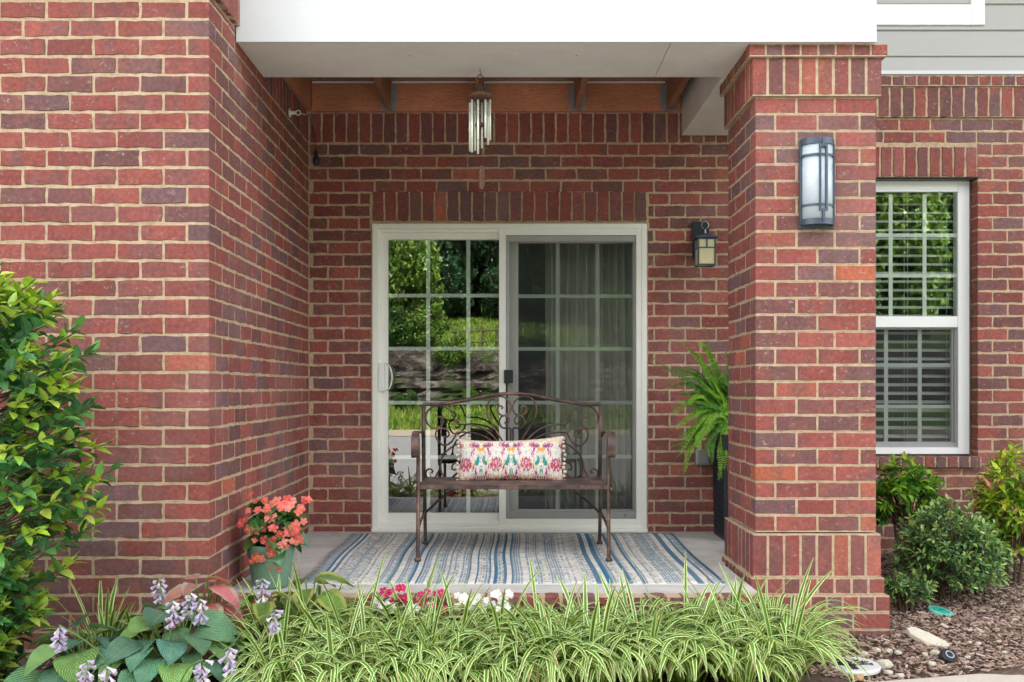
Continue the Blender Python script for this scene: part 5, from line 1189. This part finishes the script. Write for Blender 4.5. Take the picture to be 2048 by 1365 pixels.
for i in range(10): tree(-18 + i * 5 + uni(-1, 1), -39 - uni(0, 3), uni(14, 17), uni(4.2, 5), rnd.choice((0, 2)), "tall back-row tree crowning the wooded bank", "back row trees on the bank")
tree(-4.3, -25.2, 5.2, 2.0, 1, "sunlit pale green tree mirrored left in the door glass", None)
tree(-6.8, -26.5, 6.5, 2.5, 0, "dense green tree left of the mirrored pale one", None)
for x, y, h_, r_, k, lab in ((-3.0, -24.2, 1.9, 1.0, 1, "light green bush on the rock edge in the reflection"), (-2.0, -23.2, 1.5, .8, 1, "yellow-green bush spilling over the mirrored rocks"), (-4.6, -23.8, 2.0, 1.1, 0, "dark bush at the left of the mirrored rocks"), (4.5, -26, 2.2, 1.3, 1, "pale bush mirrored behind the screen door"), (10.5, -26, 6, 2.4, 1, "sunlit tree mirrored at the left of the right window"), (15.5, -27, 7.5, 2.8, 1, "sunlit tree mirrored at the right of the right window"), (13, -24.6, 3.5, 1.5, 0, "green bush mirrored low in the right window")):
    tree(x, y, h_, r_, k, lab, None, h_ < 4)
for i in range(16): tree(-16 + i * 2.6 + uni(-.6, .6), -30 - uni(0, 1.2), uni(2.4, 3.6), uni(1.5, 1.9), 2, "dark understory bush along the mirrored wood edge", "understory bushes on the bank", True)
for k, (x, y, h_, r_) in enumerate(((-5.6, -22.9, 1.3, .9), (-1.0, -22.7, .8, .6), (.9, -22.9, 1.1, .8), (2.6, -22.5, 1.2, .8), (5.4, -23.0, 1.4, 1.0), (7.0, -22.6, .9, .7), (-3.6, -21.9, .7, .5), (.1, -22.0, .6, .45))):
    tree(x, y, h_, r_, (0, 1, 0, 2)[k % 4], "low bush clinging to the mirrored rock face", "low bushes on the rock face", True)
m = MB()
for i in range(26000):
    x = uni(-9, 13); y = -17.2 - uni(0, 5) if rnd.random() < .55 else -23.6 - uni(0, 7)
    g = hillz(x, y); h_ = uni(.08, .26); a_ = uni(0, 6.3); w_ = .03; k = uni(.6, 1.3) * (1 + .5 * noise.noise(V((x * .8, y * .8, 5)))); b_ = rnd.choice(((.10, .20, .02), (.17, .27, .035), (.26, .30, .06)))
    m.add([(x - w_*math.cos(a_), y - w_*math.sin(a_), g - .02), (x + w_*math.cos(a_), y + w_*math.sin(a_), g - .02), (x + uni(-.1, .1), y + uni(-.1, .1), g + h_)], [(0, 1, 2)], (b_[0]*k, b_[1]*k, b_[2]*k, 1))
tag(m.build("bank_grass", M['foliage'], kind="stuff"), "rough sunlit grass on the bank mirrored in the glass", "grass", kind="stuff")
rf = thing("rustic_fence", "small grey rustic fence on the grassy bank in the door reflection", "fence", (-.8, -23.9, hillz(-.8, -23.9)))
for k in range(5):
    x = -1.9 + k * .52; g = hillz(x, -23.9); MB().tube([(x, -23.9, g - .1), (x + .02, -23.9, g + .85)], .04, 6).build("post", M['bark'], rf)
for zz in (.3, .72): MB().tube([(-2.0, -23.86, hillz(-1.9, -23.9) + zz), (.25, -23.86, hillz(.2, -23.9) + zz)], .03, 6).build("rail", M['bark'], rf)
